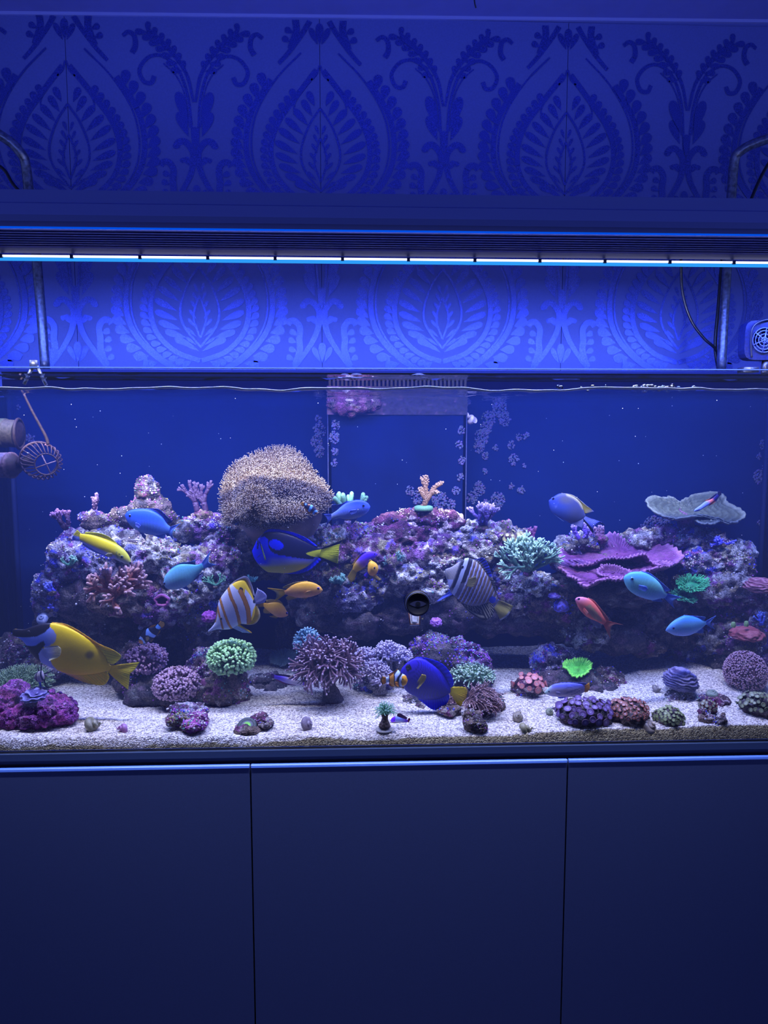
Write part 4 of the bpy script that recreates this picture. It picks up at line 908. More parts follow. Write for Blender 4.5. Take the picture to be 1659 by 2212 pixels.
fish('chromis', 'green tinted chromis above the copperband butterflyfish', Z, .16,
     [(1056, 905), (1072, 850), (1130, 782), (1220, 724), (1320, 714), (1420, 726), (1485, 708)],
     [(1056, 935), (1082, 984), (1150, 1004), (1250, 990), (1340, 945), (1430, 850), (1505, 766)], chrom(.3, (.07, .30, .42), (.14, .40, .54), (.20, .34, .54), 720, 980),
     [('dorsal_fin', [(1130, 784), (1220, 727), (1320, 717), (1410, 726)], [(1148, 752), (1250, 702), (1350, 690), (1408, 666)], const((.05, .12, .34))), ('anal_fin', [(1340, 943), (1435, 846)], [(1400, 902), (1505, 802), (1460, 828)], const((.20, .26, .66))),
      ('tail_fin', [(1480, 706), (1490, 735), (1505, 768)], [(1578, 572), (1560, 690), (1645, 726)], CF), ('pelvic_fin', [(1310, 962), (1260, 986)], [(1335, 1010), (1300, 1000)], CF)],
     (1072, 930, 16), thick=.42, nu=100, eyecol=(.08, .2, .55), pupil=.6)
def wracol(x, y):
    l = 405 + (x - 100) * .42
    c = mixc((.80, .64, .01), (.40, .42, .86), sstep(l + 20, l + 45, y))
    if x > 480: c = mixc(c, mixc((.66, .64, .06), (.40, .46, .60), sstep(600, 680, y - (x - 560) * .5)), sstep(480, 580, x))
    if math.hypot(x - 575, y - 600) < 9 or math.hypot(x - 690, y - 708) < 16: c = (.02, .02, .02)
    if segd(x, y, [(545, 575), (540, 610), (555, 640)]) < 5: c = (.30, .34, .12)
    return c
fish('wrasse', 'slender yellow backed wrasse diving to the rock', Z, .15,
     [(692, 702), (672, 640), (620, 566), (540, 502), (440, 453), (330, 412), (230, 387), (120, 377)],
     [(692, 714), (640, 713), (570, 690), (490, 650), (400, 615), (300, 570), (200, 510), (118, 462)], wracol,
     [('dorsal_fin', [(540, 504), (440, 456), (330, 415), (170, 382)], [(520, 472), (430, 404), (330, 368), (180, 356)], const((.62, .60, .04)), 0, 24), ('anal_fin', [(490, 646), (300, 566), (150, 482)], [(470, 656), (280, 582), (140, 500)], const((.30, .38, .8)), 0, 20),
      ('tail_fin', [(135, 380), (125, 420), (122, 460)], [(85, 335), (40, 398), (28, 452)], lambda x, y, u, t: mixc((.66, .6, .03), (.24, .3, .8), sstep(.35, .6, u)), 0, 10), ('pectoral_fin', [(500, 590), (495, 625)], [(450, 586), (425, 606), (448, 628)], const((.55, .52, .3)), .3, 6)],
     (600, 630, 18), thick=.62, nu=100, eyecol=(.22, .26, .12), pupil=.7)
Z = (640, 1060, 7.9)
fish('chromis', 'blue chromis in front of the green finger coral', Z, .15,
     [(1263, 268), (1220, 210), (1130, 166), (1020, 157), (900, 188), (800, 243), (710, 322), (640, 372), (598, 398)],
     [(1262, 278), (1230, 350), (1150, 420), (1050, 460), (950, 484), (850, 490), (750, 474), (660, 482), (598, 490)], chrom(.25, (.02, .06, .98), (.12, .20, .74), (.22, .28, .52), 190, 470, .0),
     [('tail_fin', [(612, 394), (604, 440), (600, 490)], [(470, 405), (530, 500), (498, 614)], const((.10, .16, .72))), ('dorsal_fin', [(920, 184), (800, 245), (690, 335)], [(860, 178), (735, 235), (608, 244), (640, 335)], const((.06, .10, .5))),
      ('anal_fin', [(835, 488), (690, 480)], [(800, 572), (668, 584), (662, 545)], const((.18, .24, .66))), ('pelvic_fin', [(1010, 470), (930, 486)], [(1042, 482), (945, 580)], const((.20, .28, .66))), ('pectoral_fin', [(1040, 310), (1030, 370)], [(925, 322), (895, 360), (930, 398)], const((.14, .22, .7)), .25, 8)],
     (1145, 251, 24), thick=.42, nu=100, eyecol=(.03, .08, .75), pupil=.55)
def clown3(x, y):
    for ln, w in (([(290, 395), (310, 355), (355, 345)], 17), ([(225, 335), (245, 300), (262, 255)], 22), ([(160, 232), (165, 230)], 14)):
        if segd(x, y, ln) < w: return (.16, .42, .98)
    if y > 320 + (x - 200) * .5 or x > 340 or (x > 200 and y < 245): return (.34, .16, .06)
    return (.02, .02, .06)
of = const((.55, .30, .03))
fish('clownfish', 'small dark clownfish nestled in the tan leather coral', Z, .128,
     [(366, 388), (355, 335), (290, 258), (215, 222), (150, 206), (130, 204)], [(362, 402), (300, 408), (220, 372), (160, 312), (128, 256)], clown3,
     [('tail_fin', [(140, 206), (130, 230), (132, 258)], [(104, 196), (74, 220), (95, 264)], of, 0, 6), ('anal_fin', [(240, 380), (150, 290)], [(215, 395), (148, 320)], of, 0, 6), ('dorsal_fin', [(270, 245), (170, 210)], [(260, 225), (175, 195)], const((.10, .07, .08)), 0, 8)],
     (340, 372, 8), thick=.5, nu=50, nv=24, eyecol=(.1, .05, .02))
def bascol(x, y):
    s_ = (x - 1000) * .70 - (y - 1350) * .71
    return mixc((.76, .44, .03), mixc((.11, .03, .78), (.26, .10, .50), sstep(1120, 1220, y)), sstep(60, 190, s_))
fish('basslet', 'violet headed basslet with a yellow rear half', Z, .17,
     [(1384, 1076), (1340, 1046), (1280, 1036), (1200, 1052), (1120, 1102), (1040, 1182), (980, 1262), (958, 1340)], [(1382, 1096), (1330, 1150), (1250, 1212), (1180, 1290), (1100, 1350), (1025, 1392)], bascol,
     [('tail_fin', [(962, 1325), (995, 1360), (1035, 1388)], [(872, 1476), (920, 1545), (990, 1532)], const((.60, .44, .06)), 0, 10), ('dorsal_fin', [(1210, 1055), (1120, 1105), (990, 1255)], [(1180, 1040), (1080, 1085), (945, 1270)], lambda x, y, u, t: mixc((.14, .06, .6), (.6, .42, .05), sstep(.4, .7, u)), 0, 16),
      ('anal_fin', [(1180, 1288), (1090, 1352)], [(1165, 1320), (1085, 1372)], const((.6, .4, .06)), 0, 8)],
     (1335, 1075, 13), thick=.6, eyecol=(.1, .04, .5))
fish('anthias', 'round orange anthias turned toward the glass below the basslet', Z, .14,
     [(1402, 1312), (1384, 1262), (1330, 1216), (1275, 1196), (1232, 1235), (1218, 1310)], [(1402, 1338), (1372, 1410), (1310, 1450), (1250, 1438), (1222, 1390), (1217, 1330)], lambda x, y: mixc((.82, .44, .03), (.74, .34, .08), sstep(1250, 1420, y)),
     [('dorsal_fin', [(1300, 1205), (1245, 1225)], [(1265, 1172), (1238, 1185)], AF, 0, 6), ('tail_fin', [(1340, 1430), (1295, 1452)], [(1450, 1515), (1400, 1535)], AF, 0, 6), ('pelvic_fin', [(1235, 1400), (1225, 1370)], [(1205, 1500), (1150, 1440)], const((.12, .05, .75)), 0, 6)],
     (1330, 1307, 19), thick=.72, nu=60, nv=32, eyecol=(.16, .05, .4), pupil=.4)
# --- black clownfish
Z = (280, 1320, 16.59)
w1 = [(340, 990), (385, 885), (480, 925), (560, 1045), (590, 1140), (560, 1180), (510, 1160), (490, 1050), (430, 1000)]
w2 = [(598, 842), (612, 650), (670, 600), (760, 720), (960, 870), (890, 945), (780, 900), (700, 845)]
w3 = [(935, 555), (1010, 460), (1140, 600), (1070, 650), (970, 612)]
def clown1(x, y):
    if inpoly(x, y, w1): return (.34, .55, .98)
    if inpoly(x, y, w2): return (.22, .40, .98)
    if inpoly(x, y, w3): return (.16, .40, .98)
    if inpoly(x, y, [(300, 1020), (430, 1010), (490, 1060), (500, 1180), (300, 1180)]): return (.50, .22, .04)
    return (.010, .010, .03)
bo = lambda x, y, u, t: (.012, .012, .03) if t > .85 else (.48, .30, .08)
fish('clownfish', 'black clownfish with white bars in the dark cave at left', Z, .17,
     [(322, 1080), (345, 980), (392, 880), (480, 742), (600, 642), (700, 592), (850, 565), (980, 482), (1040, 452)], [(326, 1118), (372, 1165), (520, 1160), (620, 1130), (760, 1060), (880, 960), (980, 850), (1060, 720), (1125, 600)], clown1,
     [('tail_fin', [(1030, 458), (1080, 520), (1130, 592)], [(1120, 335), (1270, 375), (1290, 500), (1185, 595)], bo, 0, 8), ('dorsal_fin', [(690, 605), (850, 580), (960, 510)], [(705, 585), (800, 505), (935, 475), (960, 500)], lambda x, y, u, t: (.012, .012, .03) if t > .9 else (.60, .28, .04), 0, 8),
      ('anal_fin', [(960, 860), (1070, 705)], [(1005, 862), (1112, 760), (1110, 670)], bo, 0, 6), ('pelvic_fin', [(720, 1085), (790, 1045)], [(800, 1105), (880, 1010), (840, 975)], bo, 0, 5), ('pectoral_fin', [(600, 900), (700, 870)], [(640, 1000), (690, 1035), (750, 940)], const((.20, .16, .10)), .25, 6)],
     (390, 1020, 24), thick=.5, nu=110, nv=64, eyecol=(.1, .05, .02))
# --- cardinalfish
Z = (60, 1420, 20.74)
def cardcol(x, y):
    if x < 335 and x > 285 and y > 780: return (.02, .02, .06)
    if segd(x, y, [(440, 640), (400, 760), (400, 950), (450, 1090)]) < 26: return (.02, .02, .06)
    if segd(x, y, [(600, 590), (620, 760), (700, 1000), (740, 1080)]) < 36: return (.015, .015, .06)
    return (.48, .42, .46)
kf = lambda x, y, u, t: (.02, .02, .06) if .3 < u else (.42, .44, .62)
fish('cardinalfish', 'small silver cardinalfish with black bars below the yellow rabbitfish', Z, .105,
     [(296, 870), (340, 745), (420, 662), (520, 604), (640, 592), (700, 700), (735, 770)], [(296, 950), (360, 1040), (450, 1092), (580, 1110), (680, 1062), (760, 920), (740, 830)], cardcol,
     [('dorsal_fin', [(560, 610), (640, 640)], [(590, 250), (625, 250)], kf, 0, 4), ('first_dorsal_fin', [(450, 650), (520, 610)], [(440, 400), (468, 390)], kf, 0, 4), ('anal_fin', [(680, 1040), (770, 960)], [(800, 1300), (825, 1340)], kf, 0, 5),
      ('tail_fin', [(700, 735), (720, 785), (730, 840)], [(1190, 560), (850, 800), (1420, 945)], lambda x, y, u, t: (.02, .015, .06) if u < .3 or u > .7 else (.38, .34, .46), 0, 4), ('pelvic_fin', [(480, 1085), (590, 1100)], [(530, 1350), (625, 1375)], const((.05, .12, .85)), 0, 4)],
     (340, 860, 22), thick=.4, nu=60, nv=28)
# --- yellow tailed wrasse low at right
Z = (1165, 1450, 11.85)
def pseu(x, y):
    c = mixc((.16, .18, .75), (.46, .40, .62), sstep(350, 470, y))
    if x > 560 and y < 580: c = mixc(c, (.10, .10, .35), .8 * sstep(.2, .8, math.sin(y * .17 - (x - 560) * .012)) * sstep(560, 720, x))
    if x < 320: c = mixc((.42, .60, .52), c, sstep(150, 320, x + (y - 500) * .5))
    return c
fish('wrasse', 'lilac striped wrasse with an orange tail near the purple polyps', Z, .10,
     [(130, 545), (200, 462), (300, 372), (400, 327), (550, 302), (750, 292), (950, 302), (1100, 322), (1160, 372)], [(135, 560), (220, 610), (330, 640), (500, 656), (700, 657), (900, 645), (1040, 592), (1150, 534)], pseu,
     [('tail_fin', [(1156, 372), (1158, 450), (1148, 540)], [(1282, 300), (1288, 420), (1240, 524)], const((.74, .40, .01)), 0, 9), ('dorsal_fin', [(500, 310), (900, 302), (1130, 340)], [(560, 288), (900, 281), (1198, 296), (1172, 362)], lambda x, y, u, t: (.12, .14, .6) if math.sin(u * 60 + t * 6) > 0 else (.32, .34, .8), 0, 20),
      ('anal_fin', [(800, 652), (1050, 590)], [(850, 666), (1000, 664), (1105, 600)], const((.26, .34, .60)), 0, 10), ('pelvic_fin', [(460, 654), (560, 656)], [(500, 694), (722, 668)], const((.06, .14, .85)), 0, 4), ('pectoral_fin', [(400, 500), (400, 560)], [(490, 496), (515, 535), (490, 574)], const((.4, .36, .6)), .25, 6)],
     (235, 502, 24), thick=.5, eyecol=(.1, .14, .3))
# --- firefish
Z = (570, 1430, 11.06)
def firec(x, y):
    c = mixc((.10, .04, .60), (.55, .48, .58), sstep(300, 780, x + (y - 430) * .8))
    if x > 935: c = (.20, .06, .80) if y < 540 else (.42, .30, .34)
    if segd(x, y, [(800, 505), (880, 445)]) < 8 or segd(x, y, [(870, 530), (925, 470)]) < 8: c = (.06, .05, .12)
    return c
dk = lambda x, y, u, t: mixc((.12, .03, .30), (.06, .02, .10), t)
fish('firefish', 'purple firefish hovering tail out of the mauve torch coral', Z, .13,
     [(1046, 502), (1000, 476), (920, 470), (840, 432), (700, 392), (500, 343), (350, 313), (250, 302)], [(1042, 530), (980, 576), (850, 570), (700, 540), (520, 500), (380, 440), (250, 392)], firec,
     [('tail_fin', [(262, 302), (250, 345), (255, 396)], [(180, 268), (162, 305), (172, 350), (212, 396)], dk, 0, 8), ('dorsal_fin', [(800, 418), (600, 368), (330, 312)], [(795, 398), (600, 314), (330, 282), (255, 292)], dk, 0, 24), ('anal_fin', [(760, 548), (520, 498), (310, 415)], [(760, 566), (500, 530), (280, 432)], const((.20, .06, .16)), 0, 18)],
     (985, 510, 13), thick=.6, eyecol=(.2, .1, .8))
Z = (800, 1500, 16.59)
def helf(x, y):
    c = mixc((.26, .34, .85), (.40, .40, .50), sstep(860, 1000, y)); c = mixc(c, (.16, .04, .60), sstep(1080, 1300, x))
    if x < 890: c = mixc((.22, .03, .95), (.55, .50, .12), sstep(960, 1010, y + (x - 800) * .25))
    return c
rd = lambda x, y, u, t: mixc((.42, .05, .10), (.16, .02, .06), t)
fish('firefish', 'tiny red finned firefish beside the small green torch coral', Z, .065,
     [(728, 932), (760, 862), (840, 803), (940, 782), (1080, 822), (1220, 862), (1335, 910)], [(735, 962), (790, 1020), (880, 1050), (1000, 1042), (1150, 1002), (1335, 990)], helf,
     [('tail_fin', [(1330, 908), (1340, 945), (1330, 990)], [(1400, 835), (1435, 890), (1395, 965), (1425, 1105)], rd, 0, 8), ('dorsal_fin', [(950, 790), (1100, 832), (1300, 888)], [(975, 700), (1060, 676), (1185, 738), (1325, 832)], const((.10, .03, .10)), 0, 12), ('anal_fin', [(970, 1040), (1200, 996), (1330, 985)], [(975, 1112), (1200, 1085), (1335, 1062)], rd, 0, 12)],
     (850, 905, 20), thick=.55, eyecol=(.2, .05, .8))
Z = (1480, 1040, 13.83)
def dotc(x, y):
    s_ = (x - 270) * .82 - (y - 870) * .57
    c = mixc((.22, .34, .98), (.34, .40, .98), .5); c = mixc(c, (.80, .20, .16), sstep(430, 560, s_)); c = mixc(c, (.02, .015, .16), sstep(600, 700, s_))
    if segd(x, y, [(310, 880), (400, 850)]) < 20: c = (.01, .01, .25)
    return c
dn = lambda x, y, u, t: mixc((.60, .20, .06), (.02, .015, .12), sstep(.3, .6, u))
fish('dottyback', 'small pale blue fish with a dark tail over the grey plate coral', Z, .22,
     [(268, 860), (330, 802), (450, 720), (600, 602), (750, 542), (850, 482), (960, 382)], [(278, 898), (380, 890), (500, 830), (650, 740), (780, 650), (900, 560), (1012, 452)], dotc,
     [('tail_fin', [(955, 385), (985, 415), (1015, 450)], [(995, 282), (1062, 308), (1084, 385)], const((.012, .010, .09)), 0, 7), ('dorsal_fin', [(600, 604), (760, 540), (950, 395)], [(620, 562), (750, 490), (935, 345)], dn, 0, 14), ('anal_fin', [(700, 705), (880, 578), (1000, 466)], [(725, 728), (905, 612), (1024, 440)], dn, 0, 12)],
     (330, 868, 16), thick=.6, nu=60, eyecol=(.02, .03, .4))
# ================================================================== corals
m_coral = vcol('coral_skin', .6, .3, 600, .3, .5, .0007)
m_polyp = vcol('coral_polyp', .45, .4, 400, .12)
def rdir(rng, d, spread):
    v = Vector((rng.gauss(0, 1), rng.gauss(0, 1), rng.gauss(0, 1))); d = Vector(d).normalized()
    v = (v - d * v.dot(d)).normalized(); a = spread * rng.uniform(.5, 1.0)
    return (d * math.cos(a) + v * math.sin(a)).normalized()
def branch(mb, p, d, ln, r, depth, rng, c0, c1, spread=.6, kids=(2, 3), shrink=.72, up=.25, bumps=0, n=7, tipr=.75, total=None, flat=0):
    total = total or depth
    p = Vector(p); d = Vector(d).normalized(); pts = [p]; q = p.copy(); dd = d.copy()
    for i in range(3):
        dd = (dd + Vector((rng.gauss(0, .12), rng.gauss(0, .12) * (1 - flat), rng.gauss(0, .08) + up * .12))).normalized(); q = q + dd * ln / 3; pts.append(q.copy())
    t0 = (total - depth) / total; t1 = (total - depth + 1) / total
    r1 = r * (.86 if depth > 1 else tipr)
    rad = [r, r * .95, r * .9, r1]
    if depth <= 1: pts.append(q + dd * r1 * .7); rad.append(r1 * .45)
    ca, cb = (mixc(c0, c1, .10 * t0), mixc(c0, c1, .10 * t1)) if depth > 1 else (mixc(c0, c1, .12), mixc(c0, c1, 1))
    tube(mb, pts, rad, n, ca, True, cb)
    for _ in range(bumps):
        t = rng.random(); i = min(2, int(t * 3)); b = pts[i].lerp(pts[i + 1], t * 3 - i); o = rdir(rng, dd, 1.5) 
        ball(mb, b + o * r * .95, r * rng.uniform(.28, .42), 0, mixc(ca, c1, .55))
    if depth > 1:
        for k in range(rng.randint(*kids)):
            nd = rdir(rng, dd, spread); nd.y *= (1 - flat)
            nd = (nd + Vector((0, 0, up))).normalized()
            branch(mb, q - dd * r * .3, nd, ln * shrink * rng.uniform(.8, 1.15), r * (shrink + .03), depth - 1, rng, c0, c1, spread, kids, shrink, up, bumps, n, tipr, total, flat)
def lob(x, c, s): return math.exp(-((x - c) / s) ** 2)
def branchy(name, label, px, py, y, h, r, c0, c1, seed, depth=4, spread=.6, kids=(2, 3), stems=3, up=.3, bumps=0, lean=(0, 0, 1), fan=.7, shrink=.74, group=None, tipr=.75, n=7, flat=.3, base=True):
    """branching coral of height h (photo px) with stem radius r (photo px)"""
    rng = random.Random(seed); k = MPP(y); p = P(px, py, y); mb = MB()
    tot = sum(shrink ** i for i in range(depth)); ln = h * k / tot
    for s_ in range(stems):
        d = rdir(rng, lean, fan) if stems > 1 else Vector(lean).normalized()
        d.y = d.y * (1 - flat) - .12
        branch(mb, p + Vector((rng.gauss(0, r * k * .8), 0, 0)), d, ln, r * k, depth, rng, c0, c1, spread, kids, shrink, up, bumps, n, tipr, None, flat)
    o = mb.build(name, m_coral, None, loc=p)
    if base:
        m2 = MB(); lump(m2, p - Vector((0, 0, r * k * .6)), (r * k * 2.6, r * k * 2.4, r * k * 1.5), seed, 'brown', 3, .8); m2.build('holdfast', m_rock, o, loc=p)
    return tag(o, label, 'coral', group)
def hairs(mb, roots, length, r, c0, c1, rng, droop=.3, tip=1.3, n=5, seg=4, sway=(0, 0, 0), tipcol=None, curl=.25):
    """tentacles: roots = (point, direction) pairs"""
    for p, d in roots:
        L_ = length * rng.uniform(.72, 1.2); q = Vector(p); dd = Vector(d).normalized(); pts = [q.copy()]; w = Vector((rng.gauss(0, curl), rng.gauss(0, curl), rng.gauss(0, curl)))
        for i in range(seg):
            dd = (dd + w * .35 + Vector((rng.gauss(0, 1), rng.gauss(0, 1), rng.gauss(0, 1))) * .09 + Vector((sway[0] * .3, sway[1] * .3, sway[2] * .3 - droop * .3 * (i + 1) / seg))).normalized(); q = q + dd * L_ / seg; pts.append(q.copy())
        rad = [r * (1.05 - .35 * i / seg) for i in range(seg + 1)]; k = rng.uniform(.75, 1.2)
        tube(mb, pts, rad, n, tuple(v * k for v in c0), False, tuple(v * k for v in c1))
        ball(mb, q, r * tip, 1 if r * tip > .0011 else 0, tipcol or c1)
def dome_roots(ctr, rad, n, rng, zmin=-.1, ymax=.9, jit=.15):
    out = []
    i = 0
    while len(out) < n and i < n * 6:
        i += 1; t = i * 2.399963; z = 1 - (1 - zmin) * rng.random(); s_ = math.sqrt(max(0, 1 - z * z)); d = Vector((s_ * math.cos(t), s_ * math.sin(t), z))
        if d.y > ymax: continue
        d = (d + Vector((rng.gauss(0, jit), rng.gauss(0, jit), rng.gauss(0, jit)))).normalized()
        nrm = Vector((d.x / rad[0], d.y / rad[1], d.z / rad[2])).normalized()
        out.append((Vector(ctr) + Vector((d.x * rad[0], d.y * rad[1], d.z * rad[2])), nrm))
    return out
def tuft(name, label, px, py, y, rx, rz, ry, n, ln, r, c0, c1, tipcol, seed, droop=.3, tip=1.5, stalk=None, sway=(0, 0, 0), zmin=-.1, fl=.25, curl=.25, flesh=None, seg=4, group=None, flow=None):
    """fleshy coral: dome of flesh, tentacles with tips, optional stalk (px to foot, radius px, colour)"""
    rng = random.Random(seed); k = MPP(y); c = P(px, py, y); root = empty(name, c, label, 'coral', group)
    mb = MB(); v, f = ico(3); fc = flesh or tuple(q * .6 for q in c0)
    mb.add([(c.x + q[0] * rx * k * .88, c.y + q[1] * ry * .88, c.z + q[2] * rz * k * .88 * (1 if q[2] > 0 else .55)) for q in v], f, fc); mb.build('flesh', m_polyp, root, loc=c)
    rts = dome_roots(c, (rx * k * .85, ry * .85, rz * k * .85), n, rng, zmin)
    if flow: rts = [(p_, (d_ * .75 + Vector(flow(p_ - c))).normalized()) for p_, d_ in rts]
    mb = MB(); hairs(mb, rts, ln * k, r * k, c0, c1, rng, droop, tip, 5, seg, sway, tipcol, curl)
    tag(mb.build('tentacles', m_polyp, root, loc=c), kind='stuff')
    if stalk:
        h, sr, sc_, lean = stalk; mb = MB(); pts = []; rad = []
        for i in range(9):
            t = i / 8; pts.append(Vector((c.x + lean * k * t + .0015 * noise.noise((seed, t * 3, 0)), c.y, c.z - rz * k * .2 - h * k * t))); rad.append(sr * k * (1.25 - .5 * math.sin(PI * min(1, t * 1.2)) + .22 * noise.noise((seed, t * 7, 3)) + .35 * t * t))
        tube(mb, pts, rad, 14, sc_); mb.build('stalk', m_rock, root, loc=c)
    return root
def plate(name, label, cpt, rim, col, rimcol, seed, cup=.3, ridge=0.0015, rings=26, per=150, thick=.003, parent=None, bumps=0.0012, radial=True, cupdir=(0, 0, -1), under=None, edgew=.93):
    """plate or scroll coral: sheet from a centre (px,py,depth) to a rim of such points"""
    C = P(*cpt); R = smooth_poly([P(*q)[:] for q in rim], per, True); mb = MB(); vs = []; cs = []; cd_ = Vector(cupdir)
    for i in range(rings + 1):
        t = i / rings
        for j in range(per):
            p = C.lerp(Vector(R[j]), .05 + .95 * t); w = p * 1.0
            p = p + cd_ * cup * (Vector(R[j]) - C).length * math.sin(PI * t) * .5
            a = noise.noise(w * 90 + Vector((seed, 0, 0)))
            rd_ = math.sin(j * (per / 3.0) * 2 * PI / per + 4 * noise.noise(w * 30)) if radial else math.sin(t * 40 + 3 * noise.noise(w * 25))
            off = ridge * rd_ * min(1, t * 2) + bumps * a + .7 * bumps * noise.noise(w * 260)
            edge = .006 * noise.noise(Vector((j * .35, seed, 0))) * t
            vs.append(p + Vector((0, -.35, 1)).normalized() * off + (Vector(R[j]) - C).normalized() * edge)
            k = .82 + .3 * noise.noise(w * 150) + .16 * rd_
            cs.append(tuple(v * k for v in mixc(col, rimcol, sstep(edgew - .06, edgew + .04, t))))
    n0 = len(vs); fs = [(i * per + j, i * per + (j + 1) % per, (i + 1) * per + (j + 1) % per, (i + 1) * per + j) for i in range(rings) for j in range(per)]
    fs.append(tuple(range(per - 1, -1, -1)))
    mb.add(vs, fs, cs)
    o = mb.build(name, m_coral, parent, loc=C); so = o.modifiers.new('thickness', 'SOLIDIFY'); so.thickness = thick; so.offset = -1
    if label: tag(o, label, 'coral')
    return o
DISC = {}
def polyp_mesh(key, r, skirt, mid, cen, mat):
    if key not in DISC:
        mb = MB(); lathe(mb, [(r * .35, -r * .5), (r * .75, r * .05), (r * 1.0, r * .28), (r * .92, r * .42), (r * .62, r * .30), (r * .40, r * .26), (r * .24, r * .34), (r * .10, r * .24), (.0001, r * .22)], 14, c=[skirt, skirt, skirt, mixc(skirt, mid, .5), mid, mid, cen, cen, tuple(v * .5 for v in cen)])
        o = mb.build('polyp', mat); DISC[key] = o.data; bpy.data.objects.remove(o)
    return DISC[key]
def zoas(name, label, px, py, y, rx, rz, ry, n, pr, skirt, mid, cen, pal, seed, group=None, zmin=.0):
    """rock mound closely set with round polyps, each polyp a part"""
    if y is None: y = max(sand_hit(px, py + rz * .9) + ry * .5, ry * 1.15 + .016)
    rng = random.Random(seed); k = MPP(y); c = P(px, py, y); mb = MB()
    vs, ns = lump(mb, c, (rx * k, ry, rz * k), seed, pal, 4, .55); o = tag(mb.build(name, m_rock, None, loc=c), label, 'coral', group)
    me = polyp_mesh((name, seed), pr * k, skirt, mid, cen, m_polyp); cnt = 0; used = []
    idx = list(range(len(vs))); rng.shuffle(idx)
    for i in idx:
        d = ns[i]
        if d.z < zmin or d.y > .55: continue
        p = vs[i]
        if any((p - q).length < pr * k * 1.55 for q in used): continue
        used.append(p); q = bpy.data.objects.new('polyp', me); COL.objects.link(q); q.parent = o
        nn = Vector((d.x / rx, d.y / (ry / k), d.z / rz)).normalized(); nn = (nn + Vector((rng.gauss(0, .2), rng.gauss(0, .2) - .45, rng.gauss(0, .2)))).normalized()
        q.location = p - c + nn * pr * k * .3; q.rotation_euler = nn.to_track_quat('Z', 'Y').to_euler(); s_ = rng.uniform(.75, 1.15); q.scale = (s_, s_, s_)
        cnt += 1
        if cnt >= n: break
    return o
# --- tan leather coral: folded cap covered in polyps, on a smooth stalk
def leather():
    y0 = .24; out = [(478, 1088), (479, 1060), (484, 1040), (500, 1010), (520, 997), (540, 985), (570, 974), (600, 968), (622, 969), (642, 977), (660, 996), (676, 1018), (692, 1038), (706, 1056), (716, 1074), (712, 1092), (694, 1104), (672, 1112), (650, 1120), (625, 1128), (598, 1134), (565, 1136), (535, 1132), (510, 1128), (492, 1134), (482, 1112)]
    k = MPP(y0); c0 = (592, 1060); per = 120; rings = 34; R = smooth_poly(out, per, True); mb = MB(); vs = []; cs = []
    def dep(px, py, t):
        d = .045 * math.exp(-(((px - 595) / 95) ** 2 + ((py - 1062) / 75) ** 2)) + .085 * (py - 1050) / 80
        d += .060 * math.exp(-(((px - 548) / 24) ** 2 + ((py - 1088) / 50) ** 2)) * (1 if py > 1040 else math.exp(-((py - 1040) / 16) ** 2))
        d -= .030 * math.exp(-(((px - 618) / 40) ** 2 + ((py - 1090) / 26) ** 2)); d -= .022 * math.exp(-(((px - 590) / 14) ** 2 + ((py - 1070) / 40) ** 2)); d -= .03 * math.exp(-(((px - 512) / 12) ** 2 + ((py - 1075) / 40) ** 2))
        d += .030 * math.exp(-(((px - 650) / 60) ** 2 + ((py - 1118) / 14) ** 2))
        d += .02 * math.exp(-(((px - 505) / 20) ** 2 + ((py - 1110) / 30) ** 2))
        return d - .05 * t ** 6
    def pt(px, py, t): return P(px, py, y0 - dep(px, py, t))
    for i in range(rings + 1):
        t = i / rings
        for j in range(per):
            px = c0[0] + (R[j][0] - c0[0]) * t; py = c0[1] + (R[j][1] - c0[1]) * t
            vs.append(pt(px, py, t)); cs.append(mixc((.10, .065, .04), (.14, .09, .06), .5 + .5 * noise.noise((px * .05, py * .05, 0))))
    fs = [(i * per + j, i * per + (j + 1) % per, (i + 1) * per + (j + 1) % per, (i + 1) * per + j) for i in range(rings) for j in range(per)]
    ctr = P(592, 1060, y0); root = empty('leather_coral', ctr, 'big folded tan leather coral covered in pale tipped polyps', 'coral')
    mb.add(vs, fs, cs); o = mb.build('cap', m_polyp, root, loc=ctr); so = o.modifiers.new('thickness', 'SOLIDIFY'); so.thickness = .010; so.offset = -1
    rng = random.Random(8); roots = []
    while len(roots) < 6200:
        t = math.sqrt(rng.random()); j = rng.random() * per; a = R[int(j) % per]; b = R[(int(j) + 1) % per]; e = a + (b - a) * (j % 1)
        px = c0[0] + (e[0] - c0[0]) * t; py = c0[1] + (e[1] - c0[1]) * t; e_ = 2.0
        p = pt(px, py, t); u_ = pt(px + e_, py, t) - p; w_ = pt(px, py + e_, t) - p; n_ = w_.cross(u_); n_ = n_.normalized() if n_.length > 0 else Vector((0, -1, 0))
        if n_.y > 0: n_ = -n_
        outw = Vector(((e[0] - c0[0]), 0, -(e[1] - c0[1]))).normalized()
        roots.append((p, (n_ + outw * (.9 * t ** 3 + .12) + Vector((0, 0, .25 - .6 * t ** 4 * (1 if py > 1090 else 0)))).normalized()))
    mb = MB(); hairs(mb, roots, 9.5 * k, .8 * k, (.085, .054, .028), (.17, .112, .062), rng, .35, 1.0, 4, 2, tipcol=(.44, .37, .31), curl=.3)
    tag(mb.build('polyps', m_polyp, root, loc=ctr), kind='stuff')
    mb = MB(); tube(mb, [P(632, 1085, .27), P(640, 1120, .275), P(636, 1150, .285), P(625, 1178, .30)], [.05, .046, .036, .034], 24, (.20, .14, .13)); tube(mb, [P(560, 1110, .28), P(575, 1140, .285), P(590, 1172, .30)], [.04, .034, .03], 20, (.19, .13, .12))
    mb.build('stalk', m_polyp, root, loc=ctr)
leather()
